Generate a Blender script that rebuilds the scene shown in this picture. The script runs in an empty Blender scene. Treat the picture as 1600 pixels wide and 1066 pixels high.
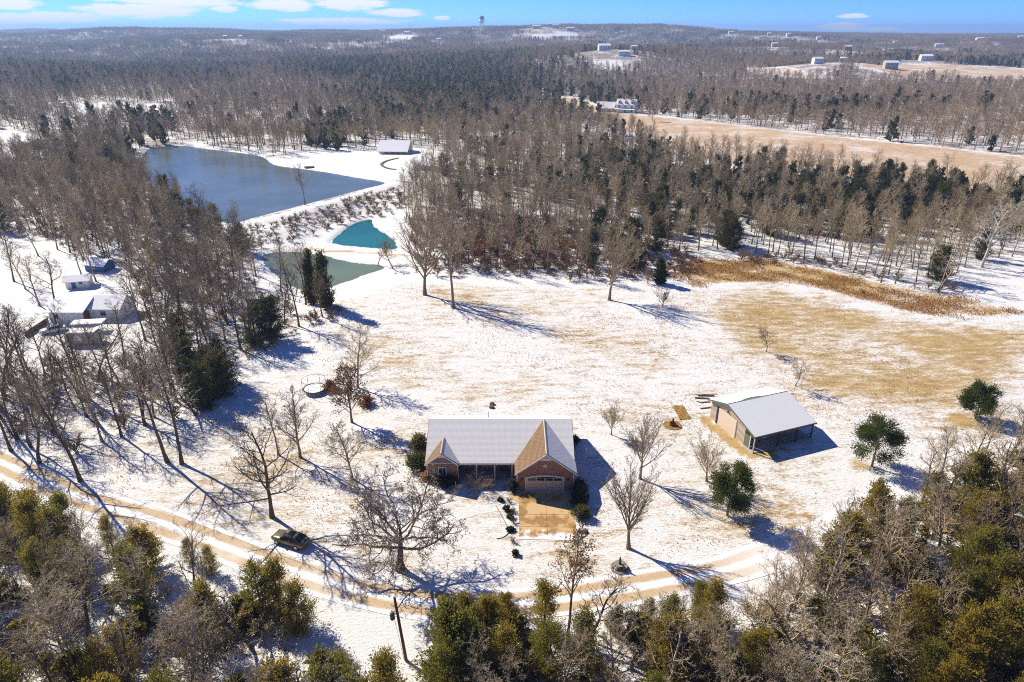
import bpy, math, random
import numpy as np
from mathutils import Vector, Matrix

R = math.radians
scene = bpy.context.scene
COL = scene.collection
rng = np.random.default_rng(7)
random.seed(7)

# ------------------------------------------------------------------ camera, sky, sun, exposure
H, PITCH, F = 57.0, R(24.5), 1066.67
S, C = math.sin(PITCH), math.cos(PITCH)
cam_d = bpy.data.cameras.new('camera')
cam_d.lens, cam_d.sensor_width = 24.0, 36.0
cam_d.clip_start, cam_d.clip_end = 0.5, 40000
cam = bpy.data.objects.new('camera', cam_d)
cam.location = (0, 0, H)
cam.rotation_euler = (R(90) - PITCH, 0, 0)
COL.objects.link(cam)
scene.camera = cam

SUN_EL = R(38.5)
SHADOW_AZ = R(-37.0)                      # direction shadows fall on the ground (x right, y away)
to_sun = Vector((-math.cos(SHADOW_AZ) * math.cos(SUN_EL), -math.sin(SHADOW_AZ) * math.cos(SUN_EL), math.sin(SUN_EL)))
sun_d = bpy.data.lights.new('sun', 'SUN')
sun_d.energy, sun_d.angle, sun_d.color = 4.9, R(0.53), (1.0, 0.91, 0.74)
sun = bpy.data.objects.new('sun', sun_d)
sun.rotation_euler = to_sun.to_track_quat('Z', 'Y').to_euler()
sun.location = (-60, 60, 120)
COL.objects.link(sun)

scene.view_settings.view_transform = 'Standard'
scene.view_settings.look = 'None'
scene.view_settings.exposure = 0.62
scene.view_settings.gamma = 1.0
scene.view_settings.use_curve_mapping = False
scene.cycles.max_bounces = 6
scene.cycles.diffuse_bounces = 2
scene.cycles.glossy_bounces = 2
scene.cycles.transmission_bounces = 2
scene.cycles.transparent_max_bounces = 4
scene.cycles.volume_bounces = 0
scene.cycles.use_denoising = False
scene.cycles.filter_width = 1.05


def ray(px, py):
    u, v = (px - 800) / F, (py - 533) / F
    return u, C - v * S, -(S + v * C)


def project(x, y, z):
    zc = y * C + (H - z) * S
    zc = np.where(zc < 1, 1, zc)
    return 800 + F * x / zc, 533 + F * ((H - z) * C - y * S) / zc, zc


class Nodes:
    """small helper for building node trees"""
    def __init__(self, tree):
        self.t = tree
        tree.nodes.clear()

    def n(self, typ, ins=None, **props):
        nd = self.t.nodes.new(typ)
        for k, v in props.items():
            setattr(nd, k, v)
        for k, v in (ins or {}).items():
            s = nd.inputs[k]
            if isinstance(v, bpy.types.NodeSocket):
                self.t.links.new(v, s)
            else:
                s.default_value = v
        return nd

    def math(self, op, a, b=0.0, c=0.0, clamp=False):
        return self.n('ShaderNodeMath', {0: a, 1: b, 2: c}, operation=op, use_clamp=clamp).outputs[0]

    def ramp(self, v, lo, hi, a=0.0, b=1.0, smooth=True):
        m = self.n('ShaderNodeMapRange', {'Value': v, 'From Min': lo, 'From Max': hi, 'To Min': a, 'To Max': b})
        m.interpolation_type = 'SMOOTHSTEP' if smooth else 'LINEAR'
        m.clamp = True
        return m.outputs[0]

    def mix(self, f, a, b, blend='MIX'):
        m = self.n('ShaderNodeMix', data_type='RGBA', blend_type=blend)
        for i, v in ((0, f), (6, a), (7, b)):
            if isinstance(v, bpy.types.NodeSocket):
                self.t.links.new(v, m.inputs[i])
            else:
                m.inputs[i].default_value = v if i == 0 else (*v, 1.0)[:4]
        return m.outputs[2]

    def noise(self, vec, scale, detail=3.0, rough=0.55):
        return self.n('ShaderNodeTexNoise', {'Vector': vec, 'Scale': scale, 'Detail': detail, 'Roughness': rough}).outputs[0]

    def link(self, a, b):
        self.t.links.new(a, b)


world = bpy.data.worlds.new('World')
scene.world = world
world.use_nodes = True
W = Nodes(world.node_tree)
sky = W.n('ShaderNodeTexSky', sky_type='NISHITA', sun_disc=False)
sky.sun_elevation = SUN_EL
sky.sun_rotation = math.atan2(to_sun.x, to_sun.y)
sky.altitude, sky.air_density, sky.dust_density, sky.ozone_density = 2500, 0.5, 0.0, 5.0
tc = W.n('ShaderNodeTexCoord').outputs['Generated']
sep = W.n('ShaderNodeSeparateXYZ', {0: tc})
az = W.math('ARCTAN2', sep.outputs[0], sep.outputs[1])
el = W.math('ARCSINE', sep.outputs[2])
cl = None
for (cx, cy, w, h) in ((70, 28, 95, 9), (215, 16, 90, 13), (440, 8, 60, 10), (545, 6, 70, 11), (530, 34, 120, 7), (620, 20, 55, 7),
                       (350, 14, 24, 6), (20, 6, 40, 9), (20, 36, 30, 5), (690, 28, 18, 4), (1332, 25, 26, 4), (1318, 42, 40, 6), (1370, 45, 40, 3), (280, 3, 110, 9)):
    dx, dy, dz = ray(cx, cy)
    a0, e0 = math.atan2(dx, dy), math.asin(dz / math.sqrt(dx * dx + dy * dy + dz * dz))
    qa = W.math('DIVIDE', W.math('SUBTRACT', az, a0), w / F)
    qe = W.math('DIVIDE', W.math('SUBTRACT', el, e0), h / F)
    q = W.math('SUBTRACT', 1.0, W.math('ADD', W.math('MULTIPLY', qa, qa), W.math('MULTIPLY', qe, qe)))
    cl = q if cl is None else W.math('MAXIMUM', cl, q)
cv = W.n('ShaderNodeCombineXYZ', {0: W.math('MULTIPLY', az, 14.0), 1: W.math('MULTIPLY', el, 90.0), 2: 0.0}).outputs[0]
cn = W.noise(cv, 2.2, 6.0, 0.6)
low = W.ramp(W.math('ADD', cl, W.math('MULTIPLY', W.math('SUBTRACT', cn, 0.5), 1.7)), 0.22, 0.8)
# broken fair weather clouds higher up, the same kind as the ones in view
zz = W.math('MAXIMUM', sep.outputs[2], 0.05)
pv = W.n('ShaderNodeCombineXYZ', {0: W.math('DIVIDE', sep.outputs[0], zz), 1: W.math('DIVIDE', sep.outputs[1], zz), 2: 3.0}).outputs[0]
high = W.math('MULTIPLY', W.ramp(W.noise(pv, 0.55, 5.0, 0.55), 0.60, 0.74), W.ramp(sep.outputs[2], 0.06, 0.14))
cloud = W.math('MAXIMUM', W.math('MULTIPLY', low, 0.92), W.math('MULTIPLY', high, 0.8))
tint = W.mix(1.0, sky.outputs[0], (0.40, 0.65, 1.04), 'MULTIPLY')
col = W.mix(cloud, tint, (5.2, 5.2, 5.4))
bg = W.n('ShaderNodeBackground', {'Color': col, 'Strength': 0.135})
W.link(bg.outputs[0], W.n('ShaderNodeOutputWorld').inputs[0])


# ------------------------------------------------------------------ terrain shape
def sm(a, b, x):
    t = np.clip((x - a) / (b - a), 0, 1)
    return t * t * (3 - 2 * t)


def polysd(poly, X, Y):
    """signed distance to a polygon, negative inside"""
    p = np.asarray(poly, float)
    d2 = np.full(np.shape(X), 1e18)
    inside = np.zeros(np.shape(X), bool)
    for i in range(len(p)):
        x0, y0 = p[i]
        x1, y1 = p[(i + 1) % len(p)]
        ex, ey = x1 - x0, y1 - y0
        t = np.clip(((X - x0) * ex + (Y - y0) * ey) / (ex * ex + ey * ey + 1e-12), 0, 1)
        d2 = np.minimum(d2, (X - x0 - t * ex) ** 2 + (Y - y0 - t * ey) ** 2)
        if y0 != y1:
            c = ((y0 > Y) != (y1 > Y)) & (X < (x1 - x0) * (Y - y0) / (y1 - y0) + x0)
            inside ^= c
    return np.where(inside, -1, 1) * np.sqrt(d2)


def linedist(pts, X, Y):
    d2 = np.full(np.shape(X), 1e18)
    for (x0, y0), (x1, y1) in zip(pts[:-1], pts[1:]):
        ex, ey = x1 - x0, y1 - y0
        t = np.clip(((X - x0) * ex + (Y - y0) * ey) / (ex * ex + ey * ey + 1e-12), 0, 1)
        d2 = np.minimum(d2, (X - x0 - t * ex) ** 2 + (Y - y0 - t * ey) ** 2)
    return np.sqrt(d2)


def plane_pts(pix, z=0.0):
    out = []
    for px, py in pix:
        dx, dy, dz = ray(px, py)
        t = (z - H) / dz
        out.append((dx * t, dy * t))
    return out


def smooth_poly(pts, closed=True, n=4):
    p = [np.array(q, float) for q in pts]
    N = len(p)
    out = []
    rngi = range(N) if closed else range(N - 1)
    for i in rngi:
        if closed:
            a, b, c, d = p[i - 1], p[i], p[(i + 1) % N], p[(i + 2) % N]
        else:
            a, b, c, d = p[max(i - 1, 0)], p[i], p[i + 1], p[min(i + 2, N - 1)]
        for k in range(n):
            t = k / n
            out.append(tuple(0.5 * ((2 * b) + (c - a) * t + (2 * a - 5 * b + 4 * c - d) * t * t + (3 * b - a - 3 * c + d) * t ** 3)))
    if not closed:
        out.append(tuple(p[-1]))
    return out


LAKE_Z, POND_Z = 0.0, -2.2
LAKE = smooth_poly(plane_pts([(228, 238), (245, 230), (288, 228), (312, 232), (356, 237), (408, 245), (428, 258), (470, 264), (512, 270), (557, 278),
                              (603, 286), (574, 294), (525, 307), (460, 324), (395, 341), (362, 349), (318, 340), (275, 315), (238, 285), (214, 262)], LAKE_Z), n=3)
POND_A = smooth_poly(plane_pts([(512, 382), (520, 369), (541, 352), (561, 344), (587, 341), (590, 353), (613, 367), (626, 381), (621, 391), (574, 389)], POND_Z), n=3)
POND_B = smooth_poly(plane_pts([(405, 396), (460, 391), (509, 397), (551, 407), (600, 413), (606, 421), (560, 437), (525, 450), (492, 461), (466, 457), (427, 436), (403, 412)], POND_Z), n=3)
DAM = plane_pts([(616, 286), (560, 303), (460, 331), (385, 350), (345, 357)], 1.0)
LAKE_CTR = np.mean(LAKE, axis=0)


def zf(x, y):
    x = np.asarray(x, float)
    y = np.asarray(y, float)
    d = np.hypot(x, y)
    a = sm(260, 1100, d)
    n = (np.sin(x / 173 + 1.3) * np.cos(y / 211 + .4) * .5 + np.sin((x + y) / 301 + 2.1) * .55 + np.sin((x - 1.7 * y) / 407 + .7) * .6
         + np.cos(x / 97 + y / 131) * .25)
    side = 1 - 0.42 * sm(0.22, 0.5, x / np.maximum(y, 1))
    z = a * (6.0 + 6 * sm(800, 2200, d)) * n * side + 34 * sm(800, 3600, y) * side + 7 * np.sin(d / 520 + 1.0) * sm(1500, 3000, y)
    z = z + 26 * np.exp(-((x - 40) / 620) ** 2 - ((y - 3300) / 650) ** 2)
    z = z - 5 * sm(0, 1, a) * np.exp(-((x + 420) / 300) ** 2 - ((y - 620) / 260) ** 2)
    for kx, ky, kh, ks_ in KNOLLS:
        z = z + kh * np.exp(-((x - kx) ** 2 + (y - ky) ** 2) / (ks_ * ks_))
    z = z + 0.12 * np.sin(x / 9 + 1) * np.cos(y / 13) * (1 - sm(100, 140, y)) * sm(100, 125, y)
    near = (np.abs(x) < 420) & (y > 60) & (y < 520)
    if np.any(near):
        xs, ys = (x[near], y[near]) if x.ndim else (x, y)
        zz = z[near] if x.ndim else z
        sdl = polysd(LAKE, xs, ys)
        sda, sdb = polysd(POND_A, xs, ys), polysd(POND_B, xs, ys)
        sdp = np.minimum(sda, sdb)
        zz = zz * sm(0, 40, sdl)
        zz = zz + 0.55 * sm(-0.3, 3, sdl) * (1 - sm(12, 45, sdl)) - 1.4 * (1 - sm(-5, 0.2, sdl))
        zz = zz - 1.95 * (1 - sm(3, 17, sdp)) * sm(-1, 14, sdl)
        zz = zz - 1.3 * (1 - sm(-4, 0.15, sdp)) 
        zz = np.where(sdl > -1.5, np.maximum(zz, -4.5 + 5.5 * (1 - sm(1.7, 9, linedist(DAM, xs, ys)))), zz)
        if x.ndim:
            z[near] = zz
        else:
            z = zz
    return z


KNOLLS = []


TS = np.geomspace(25, 14000, 5000)


def G(px, py):
    """where the view line through a photo pixel meets the terrain"""
    dx, dy, dz = ray(px, py)
    zr = H + dz * TS
    hit = np.nonzero(zr < zf(dx * TS, dy * TS))[0]
    t = TS[hit[0]] if len(hit) else TS[-1]
    if len(hit) and hit[0] > 0:
        lo, hi = TS[hit[0] - 1], TS[hit[0]]
        for _ in range(14):
            m = .5 * (lo + hi)
            if H + dz * m < float(zf(np.array([dx * m]), np.array([dy * m]))[0]):
                hi = m
            else:
                lo = m
        t = hi
    return Vector((dx * t, dy * t, float(zf(np.array([dx * t]), np.array([dy * t]))[0])))


def zat(x, y):
    return float(zf(np.array([x]), np.array([y]))[0])


# ------------------------------------------------------------------ object helpers
def link_mesh(name, me, mat=None, parent=None):
    if mat is not None and not me.materials:
        me.materials.append(mat)
    o = bpy.data.objects.new(name, me)
    COL.objects.link(o)
    if parent is not None:
        o.parent = parent
    return o


def tag(o, label=None, cat=None, group=None, kind=None):
    for k, v in (('label', label), ('category', cat), ('group', group), ('kind', kind)):
        if v:
            o[k] = v
    return o


def thing(name, label, cat, loc=(0, 0, 0), rz=0.0, group=None):
    o = bpy.data.objects.new(name, None)
    o.empty_display_size = 0.3
    COL.objects.link(o)
    o.location = loc
    o.rotation_euler = (0, 0, rz)
    return tag(o, label, cat, group)


class MB:
    def __init__(self):
        self.v, self.f = [], []

    def face(self, *pts):
        b = len(self.v)
        self.v += [tuple(p) for p in pts]
        self.f.append(tuple(range(b, b + len(pts))))
        return self

    def hexa(self, p):
        b = len(self.v)
        self.v += [tuple(q) for q in p]
        for f in ((0, 3, 2, 1), (4, 5, 6, 7), (0, 1, 5, 4), (1, 2, 6, 5), (2, 3, 7, 6), (3, 0, 4, 7)):
            self.f.append(tuple(b + i for i in f))
        return self

    def box(self, x0, x1, y0, y1, z0, z1):
        return self.hexa([(x0, y0, z0), (x1, y0, z0), (x1, y1, z0), (x0, y1, z0), (x0, y0, z1), (x1, y0, z1), (x1, y1, z1), (x0, y1, z1)])

    def slab(self, q, t):
        """quad or polygon given by its top corners, thickness t downwards"""
        b, n = len(self.v), len(q)
        self.v += [tuple(p) for p in q] + [(p[0], p[1], p[2] - t) for p in q]
        self.f.append(tuple(range(b, b + n)))
        self.f.append(tuple(range(b + 2 * n - 1, b + n - 1, -1)))
        for i in range(n):
            j = (i + 1) % n
            self.f.append((b + i, b + n + i, b + n + j, b + j))
        return self

    def extrude(self, poly, off):
        """polygon plus offset vector, closed solid"""
        b, n = len(self.v), len(poly)
        self.v += [tuple(p) for p in poly] + [(p[0] + off[0], p[1] + off[1], p[2] + off[2]) for p in poly]
        self.f.append(tuple(range(b + n - 1, b - 1, -1)))
        self.f.append(tuple(range(b + n, b + 2 * n)))
        for i in range(n):
            j = (i + 1) % n
            self.f.append((b + i, b + j, b + n + j, b + n + i))
        return self

    def tube(self, p0, p1, r0, r1=None, n=8):
        r1 = r0 if r1 is None else r1
        p0, p1 = Vector(p0), Vector(p1)
        d = (p1 - p0).normalized()
        a = d.orthogonal().normalized()
        c = d.cross(a)
        b = len(self.v)
        for p, r in ((p0, r0), (p1, r1)):
            for i in range(n):
                t = 2 * math.pi * i / n
                self.v.append(tuple(p + (a * math.cos(t) + c * math.sin(t)) * r))
        for i in range(n):
            j = (i + 1) % n
            self.f.append((b + i, b + j, b + n + j, b + n + i))
        self.f.append(tuple(range(b + n - 1, b - 1, -1)))
        self.f.append(tuple(range(b + n, b + 2 * n)))
        return self

    def ring(self, r0, r1, z0, z1, n=24, jitter=0.0):
        b = len(self.v)
        for i in range(n):
            t = 2 * math.pi * i / n
            for r, z in ((r0, z0), (r1, z0), (r1, z1), (r0, z1)):
                self.v.append((r * math.cos(t), r * math.sin(t), z))
        for i in range(n):
            j = (i + 1) % n
            for k in range(4):
                l = (k + 1) % 4
                self.f.append((b + 4 * i + k, b + 4 * j + k, b + 4 * j + l, b + 4 * i + l))
        return self

    def lathe(self, prof, n=16):
        b = len(self.v)
        m = len(prof)
        for r, z in prof:
            for i in range(n):
                t = 2 * math.pi * i / n
                self.v.append((r * math.cos(t), r * math.sin(t), z))
        for k in range(m - 1):
            for i in range(n):
                j = (i + 1) % n
                self.f.append((b + k * n + i, b + k * n + j, b + (k + 1) * n + j, b + (k + 1) * n + i))
        self.f.append(tuple(range(b + n - 1, b - 1, -1)))
        self.f.append(tuple(range(b + (m - 1) * n, b + m * n)))
        return self

    def mesh(self, name, smooth=False):
        me = bpy.data.meshes.new(name)
        me.from_pydata(self.v, [], self.f)
        me.update()
        if smooth:
            me.polygons.foreach_set('use_smooth', [True] * len(me.polygons))
        return me

    def build(self, name, mat, parent=None, smooth=False):
        return link_mesh(name, self.mesh(name, smooth), mat, parent)


def np_mesh(name, verts, quads=None, tris=None):
    me = bpy.data.meshes.new(name)
    nq = 0 if quads is None else len(quads)
    nt = 0 if tris is None else len(tris)
    me.vertices.add(len(verts))
    me.vertices.foreach_set('co', np.ascontiguousarray(verts, np.float32).ravel())
    loops = []
    if nq:
        loops.append(np.asarray(quads, np.int32).ravel())
    if nt:
        loops.append(np.asarray(tris, np.int32).ravel())
    loops = np.concatenate(loops)
    me.loops.add(len(loops))
    me.loops.foreach_set('vertex_index', loops)
    me.polygons.add(nq + nt)
    st = np.concatenate([np.arange(nq) * 4, nq * 4 + np.arange(nt) * 3]).astype(np.int32)
    me.polygons.foreach_set('loop_start', st)
    me.update(calc_edges=True)
    return me


# ------------------------------------------------------------------ materials
def mat(name, fn=None, color=(.5, .5, .5), rough=0.8, metal=0.0, vary=0.0, vscale=3.0, bump=0.0, bscale=20.0, objvary=0.0, spec=0.3):
    m = bpy.data.materials.new(name)
    m.use_nodes = True
    N = Nodes(m.node_tree)
    out = N.n('ShaderNodeOutputMaterial')
    b = N.n('ShaderNodeBsdfPrincipled', {'Roughness': rough, 'Metallic': metal, 'Specular IOR Level': spec})
    N.link(b.outputs[0], out.inputs[0])
    pos = N.n('ShaderNodeTexCoord').outputs['Object']
    if fn:
        fn(N, b, pos)
        return m
    c = (*color, 1)
    if vary:
        f = N.ramp(N.noise(pos, vscale, 5, .6), .3, .7, 1 - vary, 1 + vary)
        if objvary:
            oi = N.n('ShaderNodeObjectInfo').outputs['Random']
            f = N.math('MULTIPLY', f, N.ramp(oi, 0, 1, 1 - objvary, 1 + objvary, False))
        c = N.n('ShaderNodeVectorMath', {0: color, 3: f}, operation='SCALE').outputs[0]
        N.link(c, b.inputs['Base Color'])
    else:
        b.inputs['Base Color'].default_value = c
    if bump:
        bn = N.n('ShaderNodeBump', {'Strength': bump, 'Distance': 0.05, 'Height': N.noise(pos, bscale, 4, .6)})
        N.link(bn.outputs[0], b.inputs['Normal'])
    return m


SNOW = (.80, .81, .85)


def ground_fn(N, b, pos):
    g = N.n('ShaderNodeNewGeometry').outputs['Position']
    at = N.n('ShaderNodeAttribute', attribute_name='cover')
    s = N.n('ShaderNodeSeparateColor', {0: at.outputs['Color']})
    dry, litter, field = s.outputs[0], s.outputs[1], s.outputs[2]
    soil = at.outputs['Alpha']
    st = N.n('ShaderNodeMapping', {'Vector': g, 'Rotation': (0, 0, R(-14)), 'Scale': (.55, 1.5, 1)}).outputs[0]
    n0 = N.noise(g, .045, 4, .55)
    n1 = N.noise(st, .42, 6, .68)
    n2 = N.noise(st, 2.6, 5, .72)
    n3 = N.noise(g, 7.0, 3, .7)
    k = N.math('ADD', N.math('MULTIPLY', N.math('SUBTRACT', n0, .5), 1.3), N.math('MULTIPLY', N.math('SUBTRACT', n1, .5), 1.6))
    k = N.math('ADD', k, N.math('MULTIPLY', N.math('SUBTRACT', n2, .5), 1.5))
    k = N.math('ADD', k, N.math('MULTIPLY', N.math('SUBTRACT', n3, .5), .7))
    gf = N.ramp(N.math('ADD', k, dry), .34, .92)
    lf = N.ramp(N.math('ADD', N.math('MULTIPLY', k, 1.25), litter), .46, .74)
    straw = N.mix(N.ramp(n1, .3, .7), (.52, .345, .095), (.34, .21, .055))
    straw = N.mix(field, straw, (.50, .32, .16))
    leaf = N.mix(N.ramp(n3, .35, .65), (.20, .125, .07), (.10, .065, .04))
    snow = N.mix(N.ramp(n2, .3, .75), (.83, .83, .83), (.70, .69, .68))
    c = N.mix(N.math('MULTIPLY', gf, .92), snow, straw)
    c = N.mix(N.math('MULTIPLY', lf, .85), c, leaf)
    sf = N.ramp(N.math('ADD', N.math('MULTIPLY', k, .8), soil), .35, .75)
    c = N.mix(N.math('MULTIPLY', sf, .9), c, (.52, .355, .20))
    N.link(c, b.inputs['Base Color'])
    b.inputs['Roughness'].default_value = .75
    hgt = N.math('ADD', N.math('MULTIPLY', n2, .6), N.math('MULTIPLY', n3, .35))
    bn = N.n('ShaderNodeBump', {'Strength': .7, 'Distance': .4, 'Height': hgt})
    N.link(bn.outputs[0], b.inputs['Normal'])


M = {}
M['ground'] = mat('snowy_ground', ground_fn)


def lane_fn(N, b, pos):
    g = N.n('ShaderNodeNewGeometry').outputs['Position']
    u = N.n('ShaderNodeAttribute', attribute_name='across').outputs['Fac']
    n1 = N.noise(g, .5, 5, .65)
    n2 = N.noise(g, 4.0, 4, .7)
    w = N.math('ADD', u, N.math('MULTIPLY', N.math('SUBTRACT', n1, .5), .34))
    w = N.math('ABSOLUTE', w)
    tr = N.ramp(N.math('ABSOLUTE', N.math('SUBTRACT', w, .47)), .15, .36, 1, 0)
    tr = N.math('MULTIPLY', tr, N.ramp(n2, .2, .55, .75, 1))
    tr = N.math('MULTIPLY', tr, N.ramp(N.noise(g, .09, 3), .32, .5, .45, 1))
    gx_ = N.n('ShaderNodeSeparateXYZ', {0: g}).outputs[0]
    tr = N.math('MULTIPLY', tr, N.ramp(gx_, 16, 36, 1, .22))     # little used beyond the fountain
    dirt = N.mix(n2, (.60, .45, .28), (.42, .30, .17))
    N.link(N.mix(tr, N.mix(n1, (.84, .84, .86), (.78, .78, .80)), dirt), b.inputs['Base Color'])
    bn = N.n('ShaderNodeBump', {'Strength': .5, 'Distance': .12, 'Height': n2})
    N.link(bn.outputs[0], b.inputs['Normal'])


M['lane'] = mat('gravel_and_snow', lane_fn)


def water_mat(name, deep, ripple, rough, ice=None):
    def fn(N, b, pos):
        g = N.n('ShaderNodeNewGeometry').outputs['Position']
        n = N.noise(g, .035, 3)
        c = N.mix(N.ramp(n, .35, .65), deep, tuple(v * .72 for v in deep))
        r = rough
        if ice:
            a = N.n('ShaderNodeAttribute', attribute_name='rim').outputs['Fac']
            k = N.ramp(N.math('ADD', a, N.math('MULTIPLY', N.math('SUBTRACT', N.noise(g, .22, 4, .6), .5), 1.3)), .52, .6)
            c = N.mix(k, c, ice)
            r = N.ramp(k, 0, 1, rough, .6)
            N.link(r, b.inputs['Roughness'])
        else:
            b.inputs['Roughness'].default_value = r
        N.link(c, b.inputs['Base Color'])
        b.inputs['IOR'].default_value = 1.33
        b.inputs['Specular IOR Level'].default_value = .5
        st = N.n('ShaderNodeMapping', {'Vector': g, 'Scale': (.7, 1.6, 1)}).outputs[0]
        bn = N.n('ShaderNodeBump', {'Strength': ripple, 'Distance': .06, 'Height': N.noise(st, 1.1, 4, .6)})
        N.link(bn.outputs[0], b.inputs['Normal'])
    return mat(name, fn)


M['lake'] = water_mat('lake_water', (.13, .165, .145), .9, .16)
M['pond_a'] = water_mat('teal_pond_water', (.02, .17, .145), .05, .05, (.62, .66, .68))
M['pond_b'] = water_mat('grey_green_pond_water', (.17, .22, .115), .03, .12, (.66, .69, .70))


def bark(name, dark, light, snow=.35):
    def fn(N, b, pos):
        oi = N.n('ShaderNodeObjectInfo').outputs['Random']
        geo = N.n('ShaderNodeNewGeometry')
        n = N.noise(pos, 2.5, 4, .6)
        f = N.math('ADD', N.math('MULTIPLY', oi, .75), N.math('MULTIPLY', n, .35))
        c = N.mix(f, dark, light)
        up = N.n('ShaderNodeSeparateXYZ', {0: geo.outputs['Normal']}).outputs[2]
        s = N.math('MULTIPLY', N.ramp(N.math('ADD', up, N.math('MULTIPLY', N.math('SUBTRACT', n, .5), 1.2)), .72, 1.0), snow)
        N.link(N.mix(s, c, (.75, .75, .78)), b.inputs['Base Color'])
        b.inputs['Roughness'].default_value = .9
        b.inputs['Specular IOR Level'].default_value = .15
    return mat(name, fn)


M['bark'] = bark('trunk_bark', (.10, .07, .042), (.34, .27, .18), .25)
M['twig'] = bark('twig_bark', (.16, .11, .055), (.58, .455, .27), .4)
M['bark_dark'] = bark('dark_oak_bark', (.085, .06, .04), (.17, .125, .085), .3)
M['twig_dark'] = bark('dark_oak_twigs', (.14, .10, .06), (.26, .195, .125), .35)
M['bark_tan'] = bark('tan_bark', (.20, .15, .095), (.30, .225, .14), .2)
M['twig_tan'] = bark('tan_twigs', (.30, .22, .135), (.40, .30, .19), .2)
M['bark_pale'] = bark('pale_bark', (.42, .37, .29), (.55, .49, .40), .2)
M['twig_far'] = bark('distant_twigs', (.17, .115, .065), (.50, .37, .22), .35)
M['brush'] = bark('brown_brush', (.16, .095, .05), (.30, .19, .10), .2)
M['brush_red'] = bark('russet_brush', (.26, .12, .06), (.36, .18, .09), .1)


def leafy(name, a, b_, c3):
    def fn(N, b, pos):
        oi = N.n('ShaderNodeObjectInfo').outputs['Random']
        n = N.noise(pos, 1.1, 4, .65)
        f = N.ramp(N.math('ADD', N.math('MULTIPLY', N.math('SUBTRACT', n, .5), 1.5), oi), .05, .95)
        c = N.mix(f, a, b_)
        f2 = N.ramp(N.noise(pos, 4.5, 3, .6), .52, .75)
        N.link(N.mix(f2, c, c3), b.inputs['Base Color'])
        b.inputs['Roughness'].default_value = .7
        b.inputs['Specular IOR Level'].default_value = .2
        tr = N.n('ShaderNodeBsdfTranslucent', {'Color': N.mix(f2, c, c3)})
        mx = N.n('ShaderNodeMixShader', {0: .6, 1: b.outputs[0], 2: tr.outputs[0]})
        out = [q for q in N.t.nodes if q.type == 'OUTPUT_MATERIAL'][0]
        N.link(mx.outputs[0], out.inputs[0])
    return mat(name, fn)


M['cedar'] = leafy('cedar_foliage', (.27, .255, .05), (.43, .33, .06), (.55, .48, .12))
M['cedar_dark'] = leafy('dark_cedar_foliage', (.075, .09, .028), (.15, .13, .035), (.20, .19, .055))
M['pine'] = leafy('pine_needles', (.11, .145, .035), (.15, .18, .04), (.28, .28, .08))
M['boxwood'] = leafy('shrub_leaves', (.10, .12, .035), (.16, .17, .055), (.28, .28, .14))
M['shrub_dark'] = leafy('dark_shrub_leaves', (.06, .065, .034), (.10, .09, .05), (.42, .41, .40))
M['rust_leaf'] = leafy('dry_oak_leaves', (.26, .12, .045), (.34, .17, .06), (.18, .09, .04))
M['straw'] = leafy('tall_dry_grass', (.48, .255, .06), (.58, .36, .13), (.30, .16, .05))


def brick_fn(N, b, pos):
    br = N.n('ShaderNodeTexBrick', {'Scale': 1.0, 'Color1': (.40, .13, .07, 1), 'Color2': (.20, .07, .05, 1), 'Mortar': (.33, .27, .23, 1),
                                    'Mortar Size': .012, 'Brick Width': .24, 'Row Height': .08, 'Bias': -.2})
    geo = N.n('ShaderNodeNewGeometry')
    p = N.n('ShaderNodeSeparateXYZ', {0: pos})
    nn = N.n('ShaderNodeSeparateXYZ', {0: geo.outputs['Normal']})
    side = N.math('GREATER_THAN', N.math('ABSOLUTE', nn.outputs[0]), .6)
    hx = N.math('ADD', N.math('MULTIPLY', p.outputs[0], N.math('SUBTRACT', 1.0, side)), N.math('MULTIPLY', p.outputs[1], side))
    N.link(N.n('ShaderNodeCombineXYZ', {0: hx, 1: p.outputs[2], 2: 0.0}).outputs[0], br.inputs['Vector'])
    big = N.noise(pos, 1.4, 5, .7)
    c = N.mix(N.ramp(big, .50, .68), br.outputs[0], (.36, .15, .085))
    c = N.mix(N.math('MULTIPLY', N.ramp(N.noise(pos, 3.2, 3, .6), .58, .7), .75), c, (.40, .27, .21))
    N.link(c, b.inputs['Base Color'])
    bn = N.n('ShaderNodeBump', {'Strength': .5, 'Distance': .02, 'Height': br.outputs[1]})
    bn.invert = True
    N.link(bn.outputs[0], b.inputs['Normal'])


M['brick'] = mat('red_brick', brick_fn)


def roofsnow_fn(N, b, pos):
    # thin snow through which the shingle courses still show
    w = N.n('ShaderNodeTexBrick', {'Vector': pos, 'Scale': 1.0, 'Color1': (1, 1, 1, 1), 'Color2': (.93, .93, .93, 1), 'Mortar': (0, 0, 0, 1), 'Mortar Size': .03,
                                   'Brick Width': .33, 'Row Height': .17}).outputs[0]
    n = N.noise(pos, 14, 4, .7)
    c = N.mix(N.ramp(n, .35, .62), (.82, .82, .83), (.70, .69, .67))
    c = N.mix(N.math('MULTIPLY', N.math('SUBTRACT', 1.0, w), .13), c, (.32, .25, .19))
    N.link(c, b.inputs['Base Color'])
    bn = N.n('ShaderNodeBump', {'Strength': .5, 'Distance': .03, 'Height': N.math('ADD', n, w)})
    N.link(bn.outputs[0], b.inputs['Normal'])


M['roof_snow'] = mat('thin_roof_snow', roofsnow_fn)
M['snow'] = mat('deep_snow', color=SNOW, rough=.7, vary=.04, vscale=2, bump=.3, bscale=6)


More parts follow.
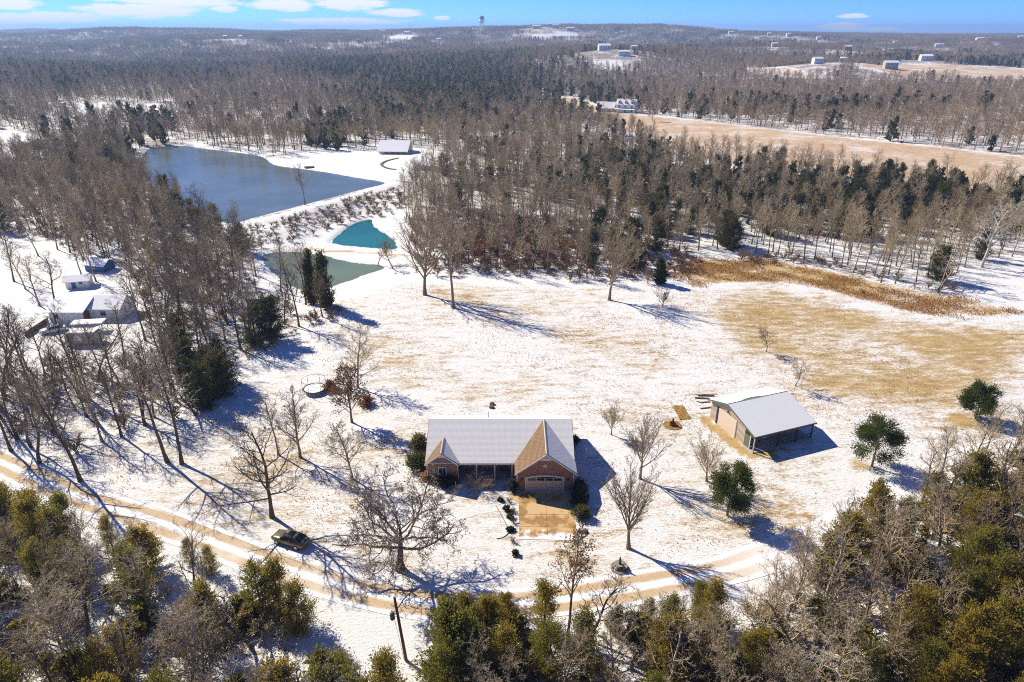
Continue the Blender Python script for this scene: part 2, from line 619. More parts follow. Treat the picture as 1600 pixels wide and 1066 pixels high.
def shingle_fn(N, b, pos):
    w = N.n('ShaderNodeTexBrick', {'Vector': N.n('ShaderNodeMapping', {'Vector': pos, 'Rotation': (0, 0, R(90))}).outputs[0], 'Scale': 1.0,
                                   'Color1': (.27, .165, .085, 1), 'Color2': (.20, .12, .06, 1), 'Mortar': (.09, .055, .035, 1), 'Mortar Size': .018,
                                   'Brick Width': .33, 'Row Height': .16})
    n = N.noise(pos, 6, 4, .7)
    N.link(N.mix(N.ramp(n, .55, .8, 0, .25), w.outputs[0], (.38, .25, .14)), b.inputs['Base Color'])
    bn = N.n('ShaderNodeBump', {'Strength': .5, 'Distance': .03, 'Height': w.outputs[1]})
    bn.invert = True
    N.link(bn.outputs[0], b.inputs['Normal'])


M['shingle'] = mat('brown_shingles', shingle_fn)
M['trim'] = mat('white_trim', color=(.70, .68, .64), rough=.5, vary=.05)
M['cream'] = mat('cream_siding', color=(.58, .47, .34), rough=.6, vary=.06)
M['door_tan'] = mat('beige_door_paint', color=(.66, .52, .39), rough=.5, vary=.04)
M['dark'] = mat('dark_metal', color=(.03, .03, .032), rough=.5, vary=.15)
M['glass'] = mat('window_glass', color=(.02, .025, .03), rough=.06, spec=.6)
M['stone'] = mat('weathered_stone', color=(.28, .26, .22), rough=.9, vary=.3, vscale=6, bump=.5)
M['bronze'] = mat('weathered_bronze', color=(.10, .085, .06), rough=.6, vary=.3, vscale=8)


def concrete_fn(N, b, pos):
    n = N.noise(pos, .34, 5, .62)
    n2 = N.noise(pos, 5, 4, .7)
    c = N.mix(N.ramp(n, .44, .56), (.56, .38, .18), (.30, .155, .03))
    c = N.mix(N.ramp(n2, .3, .7), c, N.mix(.22, c, (.6, .5, .36)))
    y = N.n('ShaderNodeSeparateXYZ', {0: pos}).outputs[1]
    p = N.n('ShaderNodeNewGeometry').outputs['Position']
    py = N.n('ShaderNodeSeparateXYZ', {0: p}).outputs[1]
    k = N.ramp(N.math('ADD', N.math('MULTIPLY', N.math('SUBTRACT', N.noise(p, .55, 5, .65), .5), 6.5), N.math('SUBTRACT', 68.0, py)), .3, 1.4)
    N.link(N.mix(k, c, SNOW), b.inputs['Base Color'])
    b.inputs['Roughness'].default_value = .6


M['concrete'] = mat('wet_stained_concrete', concrete_fn)


def metal_wall_fn(N, b, pos):
    p = N.n('ShaderNodeSeparateXYZ', {0: pos})
    w = N.math('SINE', N.math('MULTIPLY', N.math('ADD', p.outputs[0], p.outputs[1]), 2 * math.pi / .25))
    k = N.ramp(w, .6, 1.0)
    n = N.noise(pos, .8, 4)
    N.link(N.mix(N.math('MULTIPLY', k, .3), N.mix(n, (.52, .43, .33), (.46, .375, .285)), (.34, .275, .21)), b.inputs['Base Color'])
    b.inputs['Roughness'].default_value = .5
    bn = N.n('ShaderNodeBump', {'Strength': .6, 'Distance': .03, 'Height': w})
    N.link(bn.outputs[0], b.inputs['Normal'])


M['metal_wall'] = mat('tan_steel_siding', metal_wall_fn)


def barnroof_fn(N, b, pos):
    p = N.n('ShaderNodeSeparateXYZ', {0: pos})
    w = N.ramp(N.math('SINE', N.math('MULTIPLY', p.outputs[1], 2 * math.pi / .62)), .93, 1.0)
    st = N.n('ShaderNodeMapping', {'Vector': pos, 'Scale': (.5, 3.0, 1)}).outputs[0]
    n = N.noise(st, 1.2, 5, .6)
    c = N.mix(n, (.78, .79, .82), (.68, .69, .71))
    N.link(N.mix(N.math('MULTIPLY', w, .25), c, (.5, .5, .5)), b.inputs['Base Color'])


M['barn_roof'] = mat('snowed_barn_roof', barnroof_fn)
M['green_trim'] = mat('dull_green_trim', color=(.13, .16, .11), rough=.5, vary=.1)
M['door_pink'] = mat('pale_overhead_door', color=(.68, .56, .45), rough=.5, vary=.04)
M['white_paint'] = mat('white_paint', color=(.76, .76, .74), rough=.5, vary=.05)
M['grey_side'] = mat('grey_siding', color=(.42, .41, .39), rough=.7, vary=.1)
M['blue_door_and_shade'] = mat('blue_door_and_shade_paint', color=(.03, .12, .32), rough=.5, vary=.1)  # true door paint; on the rear shed it stands in for blue shade
M['red_brown'] = mat('red_brown_siding', color=(.22, .09, .06), rough=.7, vary=.15)
M['wood'] = mat('old_wood', color=(.15, .095, .06), rough=.9, vary=.3, vscale=5, bump=.3)
M['pole_wood'] = mat('pole_wood', color=(.19, .085, .045), rough=.9, vary=.25, vscale=4)
M['hay'] = mat('matted_straw', color=(.30, .17, .045), rough=1, vary=.45, vscale=3, bump=.8, bscale=14)
M['rust'] = mat('rusty_iron', color=(.10, .035, .02), rough=.8, vary=.3)
M['rubber'] = mat('tyre_rubber', color=(.02, .02, .02), rough=.8)
M['chrome'] = mat('wheel_alloy', color=(.5, .5, .5), rough=.3, metal=.8)
M['car_bronze'] = mat('bronze_car_paint', color=(.17, .135, .08), rough=.22, metal=.3, spec=.6)
M['car_white'] = mat('white_car_paint', color=(.72, .72, .73), rough=.3, spec=.6)
M['lamp_red'] = mat('red_lamp_glass', color=(.3, .02, .015), rough=.2)
M['lamp_clear'] = mat('clear_lamp_glass', color=(.6, .6, .6), rough=.15)
M['trans_grey'] = mat('transformer_grey', color=(.11, .13, .13), rough=.5)
M['tank_green'] = mat('green_tank_roof', color=(.06, .20, .17), rough=.5)
M['tank_white'] = mat('white_tank_paint', color=(.80, .80, .78), rough=.5)
M['net'] = mat('dark_net', color=(.05, .05, .055), rough=.9)

# buildings scattered over the far woods
FARB = (
    (1437, 101, 22, 14, 5, R(-8), 'white_paint', 'snow', 'white farmhouse standing on the far pale field', 'farmhouse'),
    (935, 97, 22, 14, 5, R(5), 'white_paint', 'snow', 'long white barn in the far clearing above the ridge farmhouse', 'barn'),
    (965, 103, 20, 9, 3, R(-6), 'white_paint', 'snow', 'low white shed in front of the long white barn in the far clearing', 'shed'),
    (985, 92, 12, 8, 3, R(4), 'cream', 'snow', 'small house right behind the far clearing with the white barn', 'house'),
    (1378, 126, 18, 10, 4, R(-5), 'grey_side', 'snow', 'white-roofed long house in the trees below the far pale field', 'house'),
    (1268, 121, 14, 9, 4, R(6), 'white_paint', 'snow', 'white-roofed house left of the trees below the far pale field', 'house'),
    (1308, 117, 9, 7, 3, R(-20), 'grey_side', 'snow', 'small grey house among evergreens right of the white-roofed one', 'house'),
    (1318, 85, 18, 10, 5, R(0), 'red_brown', 'snow', 'reddish far house with a snowy roof in the middle distance on the right', 'house'),
    (1460, 78, 22, 12, 5, R(-6), 'white_paint', 'snow', 'white building behind the far white farmhouse', 'building'),
    (1275, 67, 16, 10, 5, R(4), 'white_paint', 'snow', 'small white house on the wooded rise right of centre, rightmost of its row', 'house'),
    (1228, 64, 16, 10, 6, R(10), 'white_paint', 'snow', 'tall white house in the row on the wooded rise', 'house'),
    (1198, 62, 16, 10, 5, R(-5), 'cream', 'snow', 'pale house in the row on the wooded rise, left of the tall white one', 'house'),
    (1138, 56, 20, 10, 5, R(0), 'white_paint', 'snow', 'white house far off, leftmost of the row on the wooded rise', 'house'),
    (1205, 79, 14, 9, 4, R(0), 'cream', 'snow', 'low pale house below the row on the wooded rise', 'house'),
    (1525, 67, 26, 12, 5, R(0), 'white_paint', 'snow', 'long white shed on the far right skyline field', 'shed'),
    (1540, 65, 22, 12, 5, R(2), 'grey_side', 'snow', 'grey shed right beside the long white skyline shed', 'shed'),
    (1590, 62, 30, 12, 5, R(0), 'white_paint', 'snow', 'white building at the far right edge below the skyline', 'building'),
    (832, 53, 34, 14, 7, R(2), 'cream', 'snow', 'broad pale school-like building on the hill right of the water tower', 'building'),
    (862, 53, 30, 14, 6, R(-3), 'white_paint', 'snow', 'white long building in the middle of the hilltop group', 'building'),
    (885, 55, 34, 14, 5, R(0), 'cream', 'snow', 'rightmost long low building of the hilltop group', 'building'),
    (858, 47, 20, 10, 8, R(0), 'red_brown', 'snow', 'reddish building behind the hilltop group', 'building'),
    (594, 53, 28, 12, 6, R(0), 'cream', 'snow', 'pale building in the clearing left of the water tower', 'building'),
    (632, 56, 30, 12, 6, R(3), 'white_paint', 'snow', 'white long building right in the clearing left of the water tower', 'building'),
    (682, 67, 16, 9, 4, R(0), 'white_paint', 'snow', 'small white house below the water tower', 'house'),
    (843, 77, 13, 8, 4, R(0), 'white_paint', 'snow', 'lone small white-roofed house in the woods below the hilltop group', 'house'),
    (350, 68, 14, 9, 5, R(0), 'cream', 'snow', 'left pale house under the left skyline', 'house'),
    (374, 68, 12, 9, 5, R(0), 'white_paint', 'snow', 'right white house under the left skyline', 'house'),
    (558, 70, 10, 8, 4, R(0), 'grey_side', 'snow', 'tiny grey house in the woods left of the clearing', 'house'),
    (738, 50, 22, 10, 5, R(0), 'white_paint', 'snow', 'white house at the foot of the water tower', 'house'),
    (1395, 72, 14, 9, 4, R(0), 'white_paint', 'snow', 'small white house in the right middle woods', 'house'),
    (28, 228, 16, 10, 3.2, R(-30), 'grey_side', 'snow', 'snow-roofed house at the left edge beside the snowy road', 'house'))
FAR_AT = []
for f_ in FARB:
    p_ = G(f_[0], f_[1] + 2)
    FAR_AT.append(p_)
for p_ in FAR_AT:
    if p_.length > 600:
        KNOLLS.append((p_.x, p_.y, 8.0 if p_.length > 900 else 5.0, 70 + p_.length * .03))

# ------------------------------------------------------------------ ground sheet
def poly_px(pix, z=None):
    return [tuple(G(*p)[:2]) for p in pix] if z is None else plane_pts(pix, z)


LANE = smooth_poly(plane_pts([(-220, 650), (-60, 700), (0, 722), (60, 748), (130, 780), (240, 814), (330, 846), (430, 884), (520, 912), (600, 932), (700, 945), (800, 944),
                              (900, 934), (1000, 917), (1100, 899), (1180, 876), (1260, 846), (1340, 806), (1420, 765), (1500, 727), (1600, 690), (1750, 640)]), closed=False, n=6)
LANE_BAND = [(x_ - .6, y_ + 3.4) for x_, y_ in LANE] + [(x_ + .6, y_ - 3.4) for x_, y_ in LANE[::-1]]
BIG_DRY = poly_px([(1070, 490), (1130, 452), (1210, 448), (1310, 472), (1420, 495), (1540, 503), (1620, 520), (1640, 600), (1500, 640), (1370, 640), (1290, 610), (1240, 575), (1140, 545)])
DITCH = poly_px([(1040, 424), (1090, 402), (1180, 404), (1260, 416), (1370, 440), (1480, 462), (1592, 488), (1545, 497), (1450, 492), (1370, 478), (1300, 458), (1230, 442), (1150, 441), (1090, 446)])
LAWN = poly_px([(340, 650), (470, 560), (520, 470), (640, 440), (900, 450), (1100, 450), (1600, 500), (1700, 560), (1600, 690), (1340, 790), (1180, 860), (900, 920), (620, 915), (330, 830), (0, 710), (130, 700), (260, 660)])
RIDGE = poly_px([(835, 150), (900, 152), (935, 166), (985, 178), (1060, 185), (1160, 197), (1300, 213), (1450, 228), (1640, 250), (1640, 312), (1480, 296), (1330, 276), (1200, 262), (1110, 250), (1040, 232), (985, 208), (900, 172)])
FARFIELD = poly_px([(1335, 104), (1400, 100), (1460, 101), (1560, 104), (1640, 109), (1640, 136), (1560, 132), (1500, 128), (1420, 121)])
FIELD3 = poly_px([(1160, 105), (1260, 112), (1300, 121), (1240, 121), (1170, 113)])
FIELD4 = poly_px([(1290, 82), (1380, 78), (1430, 84), (1340, 90)])
LAKELAWN = poly_px([(430, 250), (480, 236), (545, 236), (600, 230), (640, 230), (660, 240), (692, 246), (700, 262), (660, 280), (625, 292), (600, 286), (512, 268), (470, 262)])
POOL2 = poly_px([(85, 168), (150, 160), (265, 163), (285, 174), (240, 183), (150, 181), (95, 178)])
LEFTROAD = poly_px([(-60, 204), (20, 206), (50, 218), (70, 240), (20, 256), (-60, 250)])
NEIGHBOR = poly_px([(-80, 372), (60, 385), (105, 420), (190, 430), (215, 490), (215, 545), (120, 560), (30, 560), (-80, 560)])
GAP1 = poly_px([(250, 412), (330, 405), (385, 400), (400, 425), (440, 450), (380, 448), (300, 440)])
FARCLEAR = [poly_px(p) for p in (
    [(580, 60), (620, 55), (660, 58), (640, 66), (600, 66)], [(800, 55), (900, 53), (905, 58), (840, 62)],
    [(925, 96), (985, 98), (995, 106), (960, 109), (930, 106)], [(1460, 82), (1520, 86), (1500, 89), (1460, 87)])]
SOUTHEAST = poly_px([(1500, 430), (1530, 412), (1640, 396), (1640, 496), (1590, 486), (1540, 470)])
W_LEFT = poly_px([(-120, 560), (60, 566), (200, 566), (222, 520), (225, 480), (190, 425), (130, 398), (60, 372), (-120, 355), (-120, 262), (70, 246), (120, 235), (205, 228), (212, 270),
                  (240, 296), (280, 325), (325, 352), (368, 362), (384, 395), (384, 432), (424, 464), (470, 486), (500, 492), (520, 496), (478, 510), (420, 540), (365, 566), (347, 592),
                  (352, 630), (300, 662), (230, 672), (150, 690), (90, 726), (30, 716), (-120, 672)])
W_FRONT_L = plane_pts([(-320, 760), (0, 792), (120, 850), (250, 908), (330, 948), (352, 930), (440, 968), (470, 992), (400, 1040), (420, 1090), (560, 1100), (640, 1075), (690, 1330), (-420, 1330)])
W_FRONT_R = plane_pts([(660, 1010), (790, 985), (900, 1010), (1000, 985), (1100, 968), (1200, 940), (1270, 900), (1350, 852), (1430, 806), (1500, 770), (1600, 716), (1760, 660), (2000, 800), (2000, 1330), (690, 1330)])
W_MID = poly_px([(628, 300), (648, 283), (705, 262), (760, 240), (850, 218), (985, 222), (1045, 244), (1110, 260), (1200, 272), (1330, 286), (1480, 304), (1660, 322), (1660, 394), (1520, 412), (1496, 434), (1474, 452),
                 (1400, 450), (1290, 422), (1190, 404), (1100, 396), (1050, 404), (1000, 430), (930, 438), (860, 434), (800, 424), (740, 428), (690, 432), (650, 420), (632, 380)])


def axis(lo_f, hi_f, step, growth, lo, hi):
    a = list(np.arange(lo_f, hi_f, step))
    s, x = step, hi_f
    while x < hi:
        a.append(x)
        s = min(s * growth, 260)
        x += s
    a.append(hi)
    s, x, b = step, lo_f, []
    while x > lo:
        s = min(s * growth, 260)
        x -= s
        b.append(max(x, lo))
    return np.array(b[::-1] + a)


gx = axis(-62, 62, .8, 1.028, -9500, 9500)
gy = axis(52, 135, .8, 1.022, -420, 10500)
GX, GY = np.meshgrid(gx, gy)
GZ = zf(GX.ravel(), GY.ravel())
V = np.stack([GX.ravel(), GY.ravel(), GZ], 1)
nx, ny = len(gx), len(gy)
ii = (np.arange(ny - 1)[:, None] * nx + np.arange(nx - 1)[None, :]).ravel()
me = np_mesh('ground', V, np.stack([ii, ii + 1, ii + nx + 1, ii + nx], 1))
me.polygons.foreach_set('use_smooth', [True] * len(me.polygons))
X, Y = V[:, 0], V[:, 1]


def inside(poly, soft):
    p = np.asarray(poly)
    m = (X > p[:, 0].min() - soft) & (X < p[:, 0].max() + soft) & (Y > p[:, 1].min() - soft) & (Y < p[:, 1].max() + soft)
    o = np.zeros(len(X))
    o[m] = 1 - sm(-soft, soft, polysd(poly, X[m], Y[m]))
    return o


dry = np.full(len(X), .10)
dry = np.maximum(dry, .48 * inside(LAWN, 4))
dry = np.maximum(dry, .80 * inside(BIG_DRY, 9))
dry = np.maximum(dry, .82 * inside(DITCH, 2.0))


def spot(px, py, r, amt, ry=None):
    global dry
    p = G(px, py)
    q = ((X - p.x) / r) ** 2 + ((Y - p.y) / (ry or r)) ** 2
    dry = np.maximum(dry, amt * np.exp(-q))


for s_ in ((615, 565, 6, .75, 6), (640, 600, 5, .7, 4), (590, 600, 6, .6), (560, 500, 8, .4), (690, 500, 10, .42), (820, 560, 14, .40), (870, 500, 14, .38), (960, 560, 10, .42),
           (600, 690, 5, .6), (550, 690, 5, .55), (930, 640, 5, .5), (1345, 727, 2.4, 1.3, 1.8), (1500, 656, 3.2, 1.2, 2.2), (480, 560, 6, .42), (560, 640, 7, .55),
           (1240, 815, 7, .5), (1215, 790, 5, .48), (380, 770, 6, .46), (320, 760, 7, .42), (1060, 575, 7, .45), (1160, 515, 10, .55), (1270, 470, 16, .75, 9), (1330, 560, 15, .9, 9),
           (880, 455, 8, .55, 2.0), (930, 452, 7, .7, 1.5), (700, 470, 10, .4), (970, 640, 7, .42), (540, 770, 6, .42), (475, 745, 5, .46), (1300, 600, 9, .8), (1460, 560, 15, .75)):
    spot(*s_)
BARN_B = plane_pts([(1176, 707.6)])[0]
barn_line = plane_pts([(1100, 655), (1135, 683), (1170, 712), (1205, 706)])
near_m = np.hypot(X, Y) < 260
ld = np.full(len(X), 1e3)
ld[near_m] = linedist(barn_line, X[near_m], Y[near_m])
dry = np.maximum(dry, 1.1 * (1 - sm(.5, 1.3, ld)))
for trk in ([(1000, 900), (1020, 868), (1032, 850), (1046, 820)], [(905, 846), (940, 838), (985, 826), (1010, 800)], [(1030, 470), (1040, 540), (1005, 600), (985, 630)],
            [(1250, 850), (1235, 800), (1215, 775)], [(1275, 850), (1258, 805), (1235, 775)], [(870, 860), (905, 880)], [(620, 560), (760, 545), (880, 520)]):
    l2 = np.full(len(X), 1e3)
    l2[near_m] = linedist(plane_pts(trk), X[near_m], Y[near_m])
    dry = np.maximum(dry, .62 * (1 - sm(.3, 1.3, l2)))
field = np.zeros(len(X))
for P_, a_ in ((RIDGE, .86), (FARFIELD, .8), (FIELD3, .7), (FIELD4, .6)):
    q_ = inside(P_, 6)
    field = np.maximum(field, q_)
    dry = np.maximum(dry, a_ * q_)
litter = np.zeros(len(X))
D0 = np.hypot(X, Y)
litter = np.maximum(litter, .62 * sm(300, 420, D0) + .16 * sm(500, 900, D0))
for P_ in (W_LEFT, W_FRONT_L, W_FRONT_R, W_MID):
    litter = np.maximum(litter, .50 * inside(P_, 5))
open_m = np.zeros(len(X))
for P_ in [RIDGE, FARFIELD, FIELD3, FIELD4, LAKELAWN, POOL2, LEFTROAD, NEIGHBOR, SOUTHEAST] + FARCLEAR:
    open_m = np.maximum(open_m, inside(P_, 6))
litter *= 1 - open_m
lake_l = np.full(len(X), 1e3)
mm = (np.abs(X) < 420) & (Y > 90) & (Y < 520)
lake_l[mm] = linedist(DAM, X[mm], Y[mm])
litter = np.maximum(litter, .62 * sm(2.2, 4, lake_l) * (1 - sm(8, 13, lake_l)) * (litter < 1))
cov = np.stack([dry, litter, field, np.zeros(len(X))], 1).astype(np.float32)
# bare soil streaks: the path along the far side of the south east clearing, the berm between the ponds
l3 = np.full(len(X), 1e3)
l3[mm] = linedist(plane_pts([(470, 388), (530, 391), (600, 396), (640, 400)], -1.6), X[mm], Y[mm])
cov[:, 3] = .8 * (1 - sm(.5, 1.6, l3))
a_ = me.attributes.new('cover', 'FLOAT_COLOR', 'POINT')
a_.data.foreach_set('color', cov.ravel())
ground = tag(link_mesh('ground', me, M['ground']), 'snow covered ground with dry grass showing through', kind='structure')
del ground['label']


def ribbon(name, line, width, material, lift=.03, cols=8, wobble=.0):
    P = np.array(line)
    # resample
    seg = np.hypot(*(P[1:] - P[:-1]).T)
    t = np.concatenate([[0], np.cumsum(seg)])
    s = np.arange(0, t[-1], .8)
    cx, cy = np.interp(s, t, P[:, 0]), np.interp(s, t, P[:, 1])
    tx, ty = np.gradient(cx), np.gradient(cy)
    L = np.hypot(tx, ty)
    nx_, ny_ = -ty / L, tx / L
    u = np.linspace(-1, 1, cols + 1)
    wv = width * .5 * (1 + wobble * np.sin(s * .31))
    x = cx[:, None] + nx_[:, None] * u[None] * wv[:, None]
    y = cy[:, None] + ny_[:, None] * u[None] * wv[:, None]
    z = zf(x.ravel(), y.ravel()) + lift
    m = cols + 1
    i0 = (np.arange(len(s) - 1)[:, None] * m + np.arange(cols)[None]).ravel()
    me = np_mesh(name, np.stack([x.ravel(), y.ravel(), z], 1), np.stack([i0, i0 + 1, i0 + m + 1, i0 + m], 1))
    at = me.attributes.new('across', 'FLOAT', 'POINT')
    at.data.foreach_set('value', np.tile(u, len(s)).astype(np.float32))
    return tag(link_mesh(name, me, material), kind='structure')


ribbon('gravel_lane', LANE, 4.8, M['lane'], .035, 10, .06)


def water(name, poly, z, material, rim=3.0):
    P = np.array(poly)
    if np.sum(P[:, 0] * np.roll(P[:, 1], -1) - P[:, 1] * np.roll(P[:, 0], -1)) < 0:
        P = P[::-1]
    c = P.mean(0)
    rings = [1.0, .95, .9, .85, .8, .7, .5, .25]
    vs, at = [], []
    for r in rings:
        q = c + (P - c) * r
        vs.append(np.c_[q, np.full(len(q), z)])
        at.append(np.full(len(q), 1.0))
    vs = np.concatenate(vs + [np.array([[c[0], c[1], z]])])
    n = len(P)
    quads, tris = [], []
    for k in range(len(rings) - 1):
        for i in range(n):
            j = (i + 1) % n
            quads.append((k * n + i, k * n + j, (k + 1) * n + j, (k + 1) * n + i))
    for i in range(n):
        tris.append(((len(rings) - 1) * n + i, (len(rings) - 1) * n + (i + 1) % n, len(rings) * n))
    me = np_mesh(name, vs, quads, tris)
    sd = -polysd(poly, vs[:, 0], vs[:, 1])
    a = me.attributes.new('rim', 'FLOAT', 'POINT')
    a.data.foreach_set('value', (1 - sm(0, rim, sd)).astype(np.float32))
    return tag(link_mesh(name, me, material), kind='structure')


water('lake', [tuple(np.mean(LAKE, 0) + (np.array(p) - np.mean(LAKE, 0)) * 1.012) for p in LAKE], LAKE_Z, M['lake'])
water('pond', POND_A, POND_Z, M['pond_a'], 3.0)
water('pond', POND_B, POND_Z, M['pond_b'], 3.2)

# ------------------------------------------------------------------ tree builders
def prisms(segs, sides):
    """segs: array n x 8 (p0, p1, r0, r1) -> verts, quads"""
    s = np.asarray(segs, float)
    p0, p1, r0, r1 = s[:, :3], s[:, 3:6], s[:, 6], s[:, 7]
    d = p1 - p0
    d /= np.linalg.norm(d, axis=1, keepdims=True) + 1e-9
    ref = np.where(np.abs(d[:, 2:3]) > .9, np.array([[1., 0, 0]]), np.array([[0, 0, 1.]]))
    a = np.cross(d, ref)
    a /= np.linalg.norm(a, axis=1, keepdims=True)
    b = np.cross(d, a)
    t = np.arange(sides) * 2 * np.pi / sides
    ring = a[:, None] * np.cos(t)[None, :, None] + b[:, None] * np.sin(t)[None, :, None]
    v = np.stack([p0[:, None] + ring * r0[:, None, None], (p1 + d * .3 * r1[:, None])[:, None] + ring * r1[:, None, None]], 1)
    n = len(s)
    base = (np.arange(n) * 2 * sides)[:, None]
    i = np.arange(sides)[None]
    j = (i + 1) % sides
    q = np.stack([base + i, base + j, base + sides + j, base + sides + i], 2)
    return v.reshape(-1, 3), q.reshape(-1, 4)


def seg_mesh(name, groups):
    vs, qs, o = [], [], 0
    for segs, sides in groups:
        if len(segs):
            v, q = prisms(segs, sides)
            vs.append(v)
            qs.append(q + o)
            o += len(v)
    return np_mesh(name, np.concatenate(vs), np.concatenate(qs))


STY = {
    'tall': dict(L=.86, r=.014, n=[9, 5, 4, 3, 2], kids=[15, 6, 5, 2], s0=[.42, .25, .2, .2], ang=[46, 42, 40, 38], len=[.36, .5, .5, .55], shape=.55, wig=[.05, .14, .2, .22, .2], trop=[.04, .07, .06, .05, .05]),
    'open': dict(L=.84, r=.016, n=[8, 5, 4, 3, 2], kids=[19, 7, 6, 3], s0=[.20, .25, .2, .2], ang=[54, 42, 40, 40], len=[.50, .5, .5, .5], shape=.6, wig=[.05, .12, .18, .22, .2], trop=[.03, .08, .07, .05, .03]),
    'vase': dict(L=.50, r=.018, n=[6, 7, 4, 3, 2], kids=[17, 8, 6, 3], s0=[.36, .25, .2, .2], ang=[34, 24, 26, 30], len=[1.15, .42, .45, .5], shape=.15, wig=[.05, .05, .1, .16, .2], trop=[.02, .04, .05, .03, .0]),
    'oak': dict(L=.46, r=.032, n=[5, 8, 6, 5, 4, 2], kids=[13, 9, 6, 5, 3], s0=[.5, .22, .2, .15, .2], ang=[72, 52, 50, 48, 45], len=[1.25, .50, .5, .52, .5], shape=-.05, wig=[.06, .24, .30, .34, .34, .3], trop=[.0, .035, .03, .01, 0, 0]),
    'twist': dict(L=.74, r=.017, n=[7, 6, 5, 3, 2], kids=[12, 6, 5, 2], s0=[.30, .25, .2, .2], ang=[50, 46, 46, 44], len=[.55, .52, .5, .5], shape=.4, wig=[.14, .24, .3, .3, .3], trop=[.03, .07, .05, .03, 0]),
    'shrub': dict(L=.30, r=.020, n=[2, 5, 4, 3], kids=[14, 7, 4], s0=[.05, .2, .2], ang=[38, 34, 34], len=[2.4, .42, .45], shape=-.1, wig=[.1, .16, .2, .2], trop=[0, .04, .03, 0]),
    'mid': dict(L=.88, r=.013, n=[5, 3, 3, 2], kids=[15, 7, 6], s0=[.38, .2, .2], ang=[46, 42, 42], len=[.37, .5, .55], shape=.5, wig=[.05, .14, .2, .2], trop=[.04, .07, .06, .05]),
    'farb': dict(L=.80, r=.017, n=[2, 3, 2], kids=[11, 10], s0=[.26, .2], ang=[56, 50], len=[.46, .5], shape=.35, wig=[.1, .2, .25], trop=[.02, .06, .05]),
    'far': dict(L=.88, r=.015, n=[2, 2, 2], kids=[13, 9], s0=[.34, .2], ang=[46, 48], len=[.38, .55], shape=.5, wig=[.05, .14, .2], trop=[.04, .07, .06]),
}


def grow(style, Ht, seed, spread=1.0, twig=.017, lean=(0, 0)):
    P = STY[style]
    rnd = random.Random(seed)
    g = rnd.gauss
    top = len(P['kids'])
    out = [[] for _ in range(top + 1)]
    tips = []

    def br(p, d, L, r, lv):
        n = P['n'][lv]
        st = L / n
        nodes = [(p, d, r)]
        tipf = .30 if lv == 0 else .35
        wig, trop = P['wig'][lv], P['trop'][lv]
        for i in range(n):
            d = (d + Vector((g(0, wig), g(0, wig), g(0, wig) * .6 + trop))).normalized()
            q = p + d * st
            r1 = max(nodes[0][2] * (1 - (1 - tipf) * (i + 1) / n), twig * .6)
            r0 = nodes[-1][2] * (1.5 if lv == 0 and i == 0 else 1)
            out[lv].append((*p, *q, r0, r1))
            p = q
            nodes.append((p, d, r1))
        if lv == top:
            tips.append(p)
            return
        K = P['kids'][lv]
        a0 = rnd.random() * 6.28
        s0 = P['s0'][lv]
        for k in range(K):
            t = s0 + (1 - s0) * (k + rnd.random() * .8) / K
            f = min(t, .999) * n
            i = int(f)
            f -= i
            p0, p1 = nodes[i][0], nodes[i + 1][0]
            pp = p0.lerp(p1, f)
            dd = nodes[i + 1][1]
            rr = nodes[i][2] * (1 - f) + nodes[i + 1][2] * f
            az = a0 + k * 2.399 + g(0, .35)
            ang = R(P['ang'][lv] * (1.15 - .45 * t if lv == 0 else 1)) * rnd.uniform(.75, 1.25)
            o = dd.orthogonal().normalized()
            o = Matrix.Rotation(az, 3, dd) @ o
            nd = dd * math.cos(ang) + o * math.sin(ang)
            if lv == 0:
                nd = Vector((nd.x * spread, nd.y * spread, nd.z)).normalized()
            Lc = L * P['len'][lv] * rnd.uniform(.7, 1.15) * (1 - P['shape'] * (t - s0) / (1 - s0) if lv == 0 else 1.1 - .5 * t)
            br(pp, nd, Lc, max(min(rr * .62, r * .5), twig), lv + 1)

    br(Vector((0, 0, -.15)), Vector((lean[0], lean[1], 1)).normalized(), Ht * P['L'], Ht * P['r'], 0)
    zmax = max(t.z for t in tips)
    k = Ht / zmax
    return [np.array(o) * np.array([k] * 6 + [1, 1]) for o in out], [t * k for t in tips]


def bare_meshes(style, Ht, seed, spread=1.0, twig=.017, lean=(0, 0)):
    out, tips = grow(style, Ht, seed, spread, twig, lean)
    tr = seg_mesh('trunk', [(out[0], 8)])
    tr.polygons.foreach_set('use_smooth', [True] * len(tr.polygons))
    gr = [(out[1], 5)] + [(o, 4 if i == 0 else 3) for i, o in enumerate(out[2:])]
    return tr, seg_mesh('crown', gr), tips


def tuft_mesh(name, base, direc, length, width, seed):
    r = np.random.default_rng(seed)
    n = len(base)
    d = direc / (np.linalg.norm(direc, axis=1, keepdims=True) + 1e-9)
    o = r.normal(size=(n, 3))
    o -= d * (o * d).sum(1, keepdims=True)
    o /= np.linalg.norm(o, axis=1, keepdims=True) + 1e-9
    o2 = np.cross(d, o)
    L, w = np.broadcast_to(length, (n,))[:, None], np.broadcast_to(width, (n,))[:, None]
    mid = base + d * L * .55
    tip = base + d * L
    vs = np.stack([base, mid + o * w, tip, mid - o * w, mid + o2 * w, mid - o2 * w], 1).reshape(-1, 3)
    b = (np.arange(n) * 6)[:, None]
    q = np.concatenate([b + np.array([[0, 1, 2, 3]]), b + np.array([[0, 4, 2, 5]])])
    return np_mesh(name, vs, q)


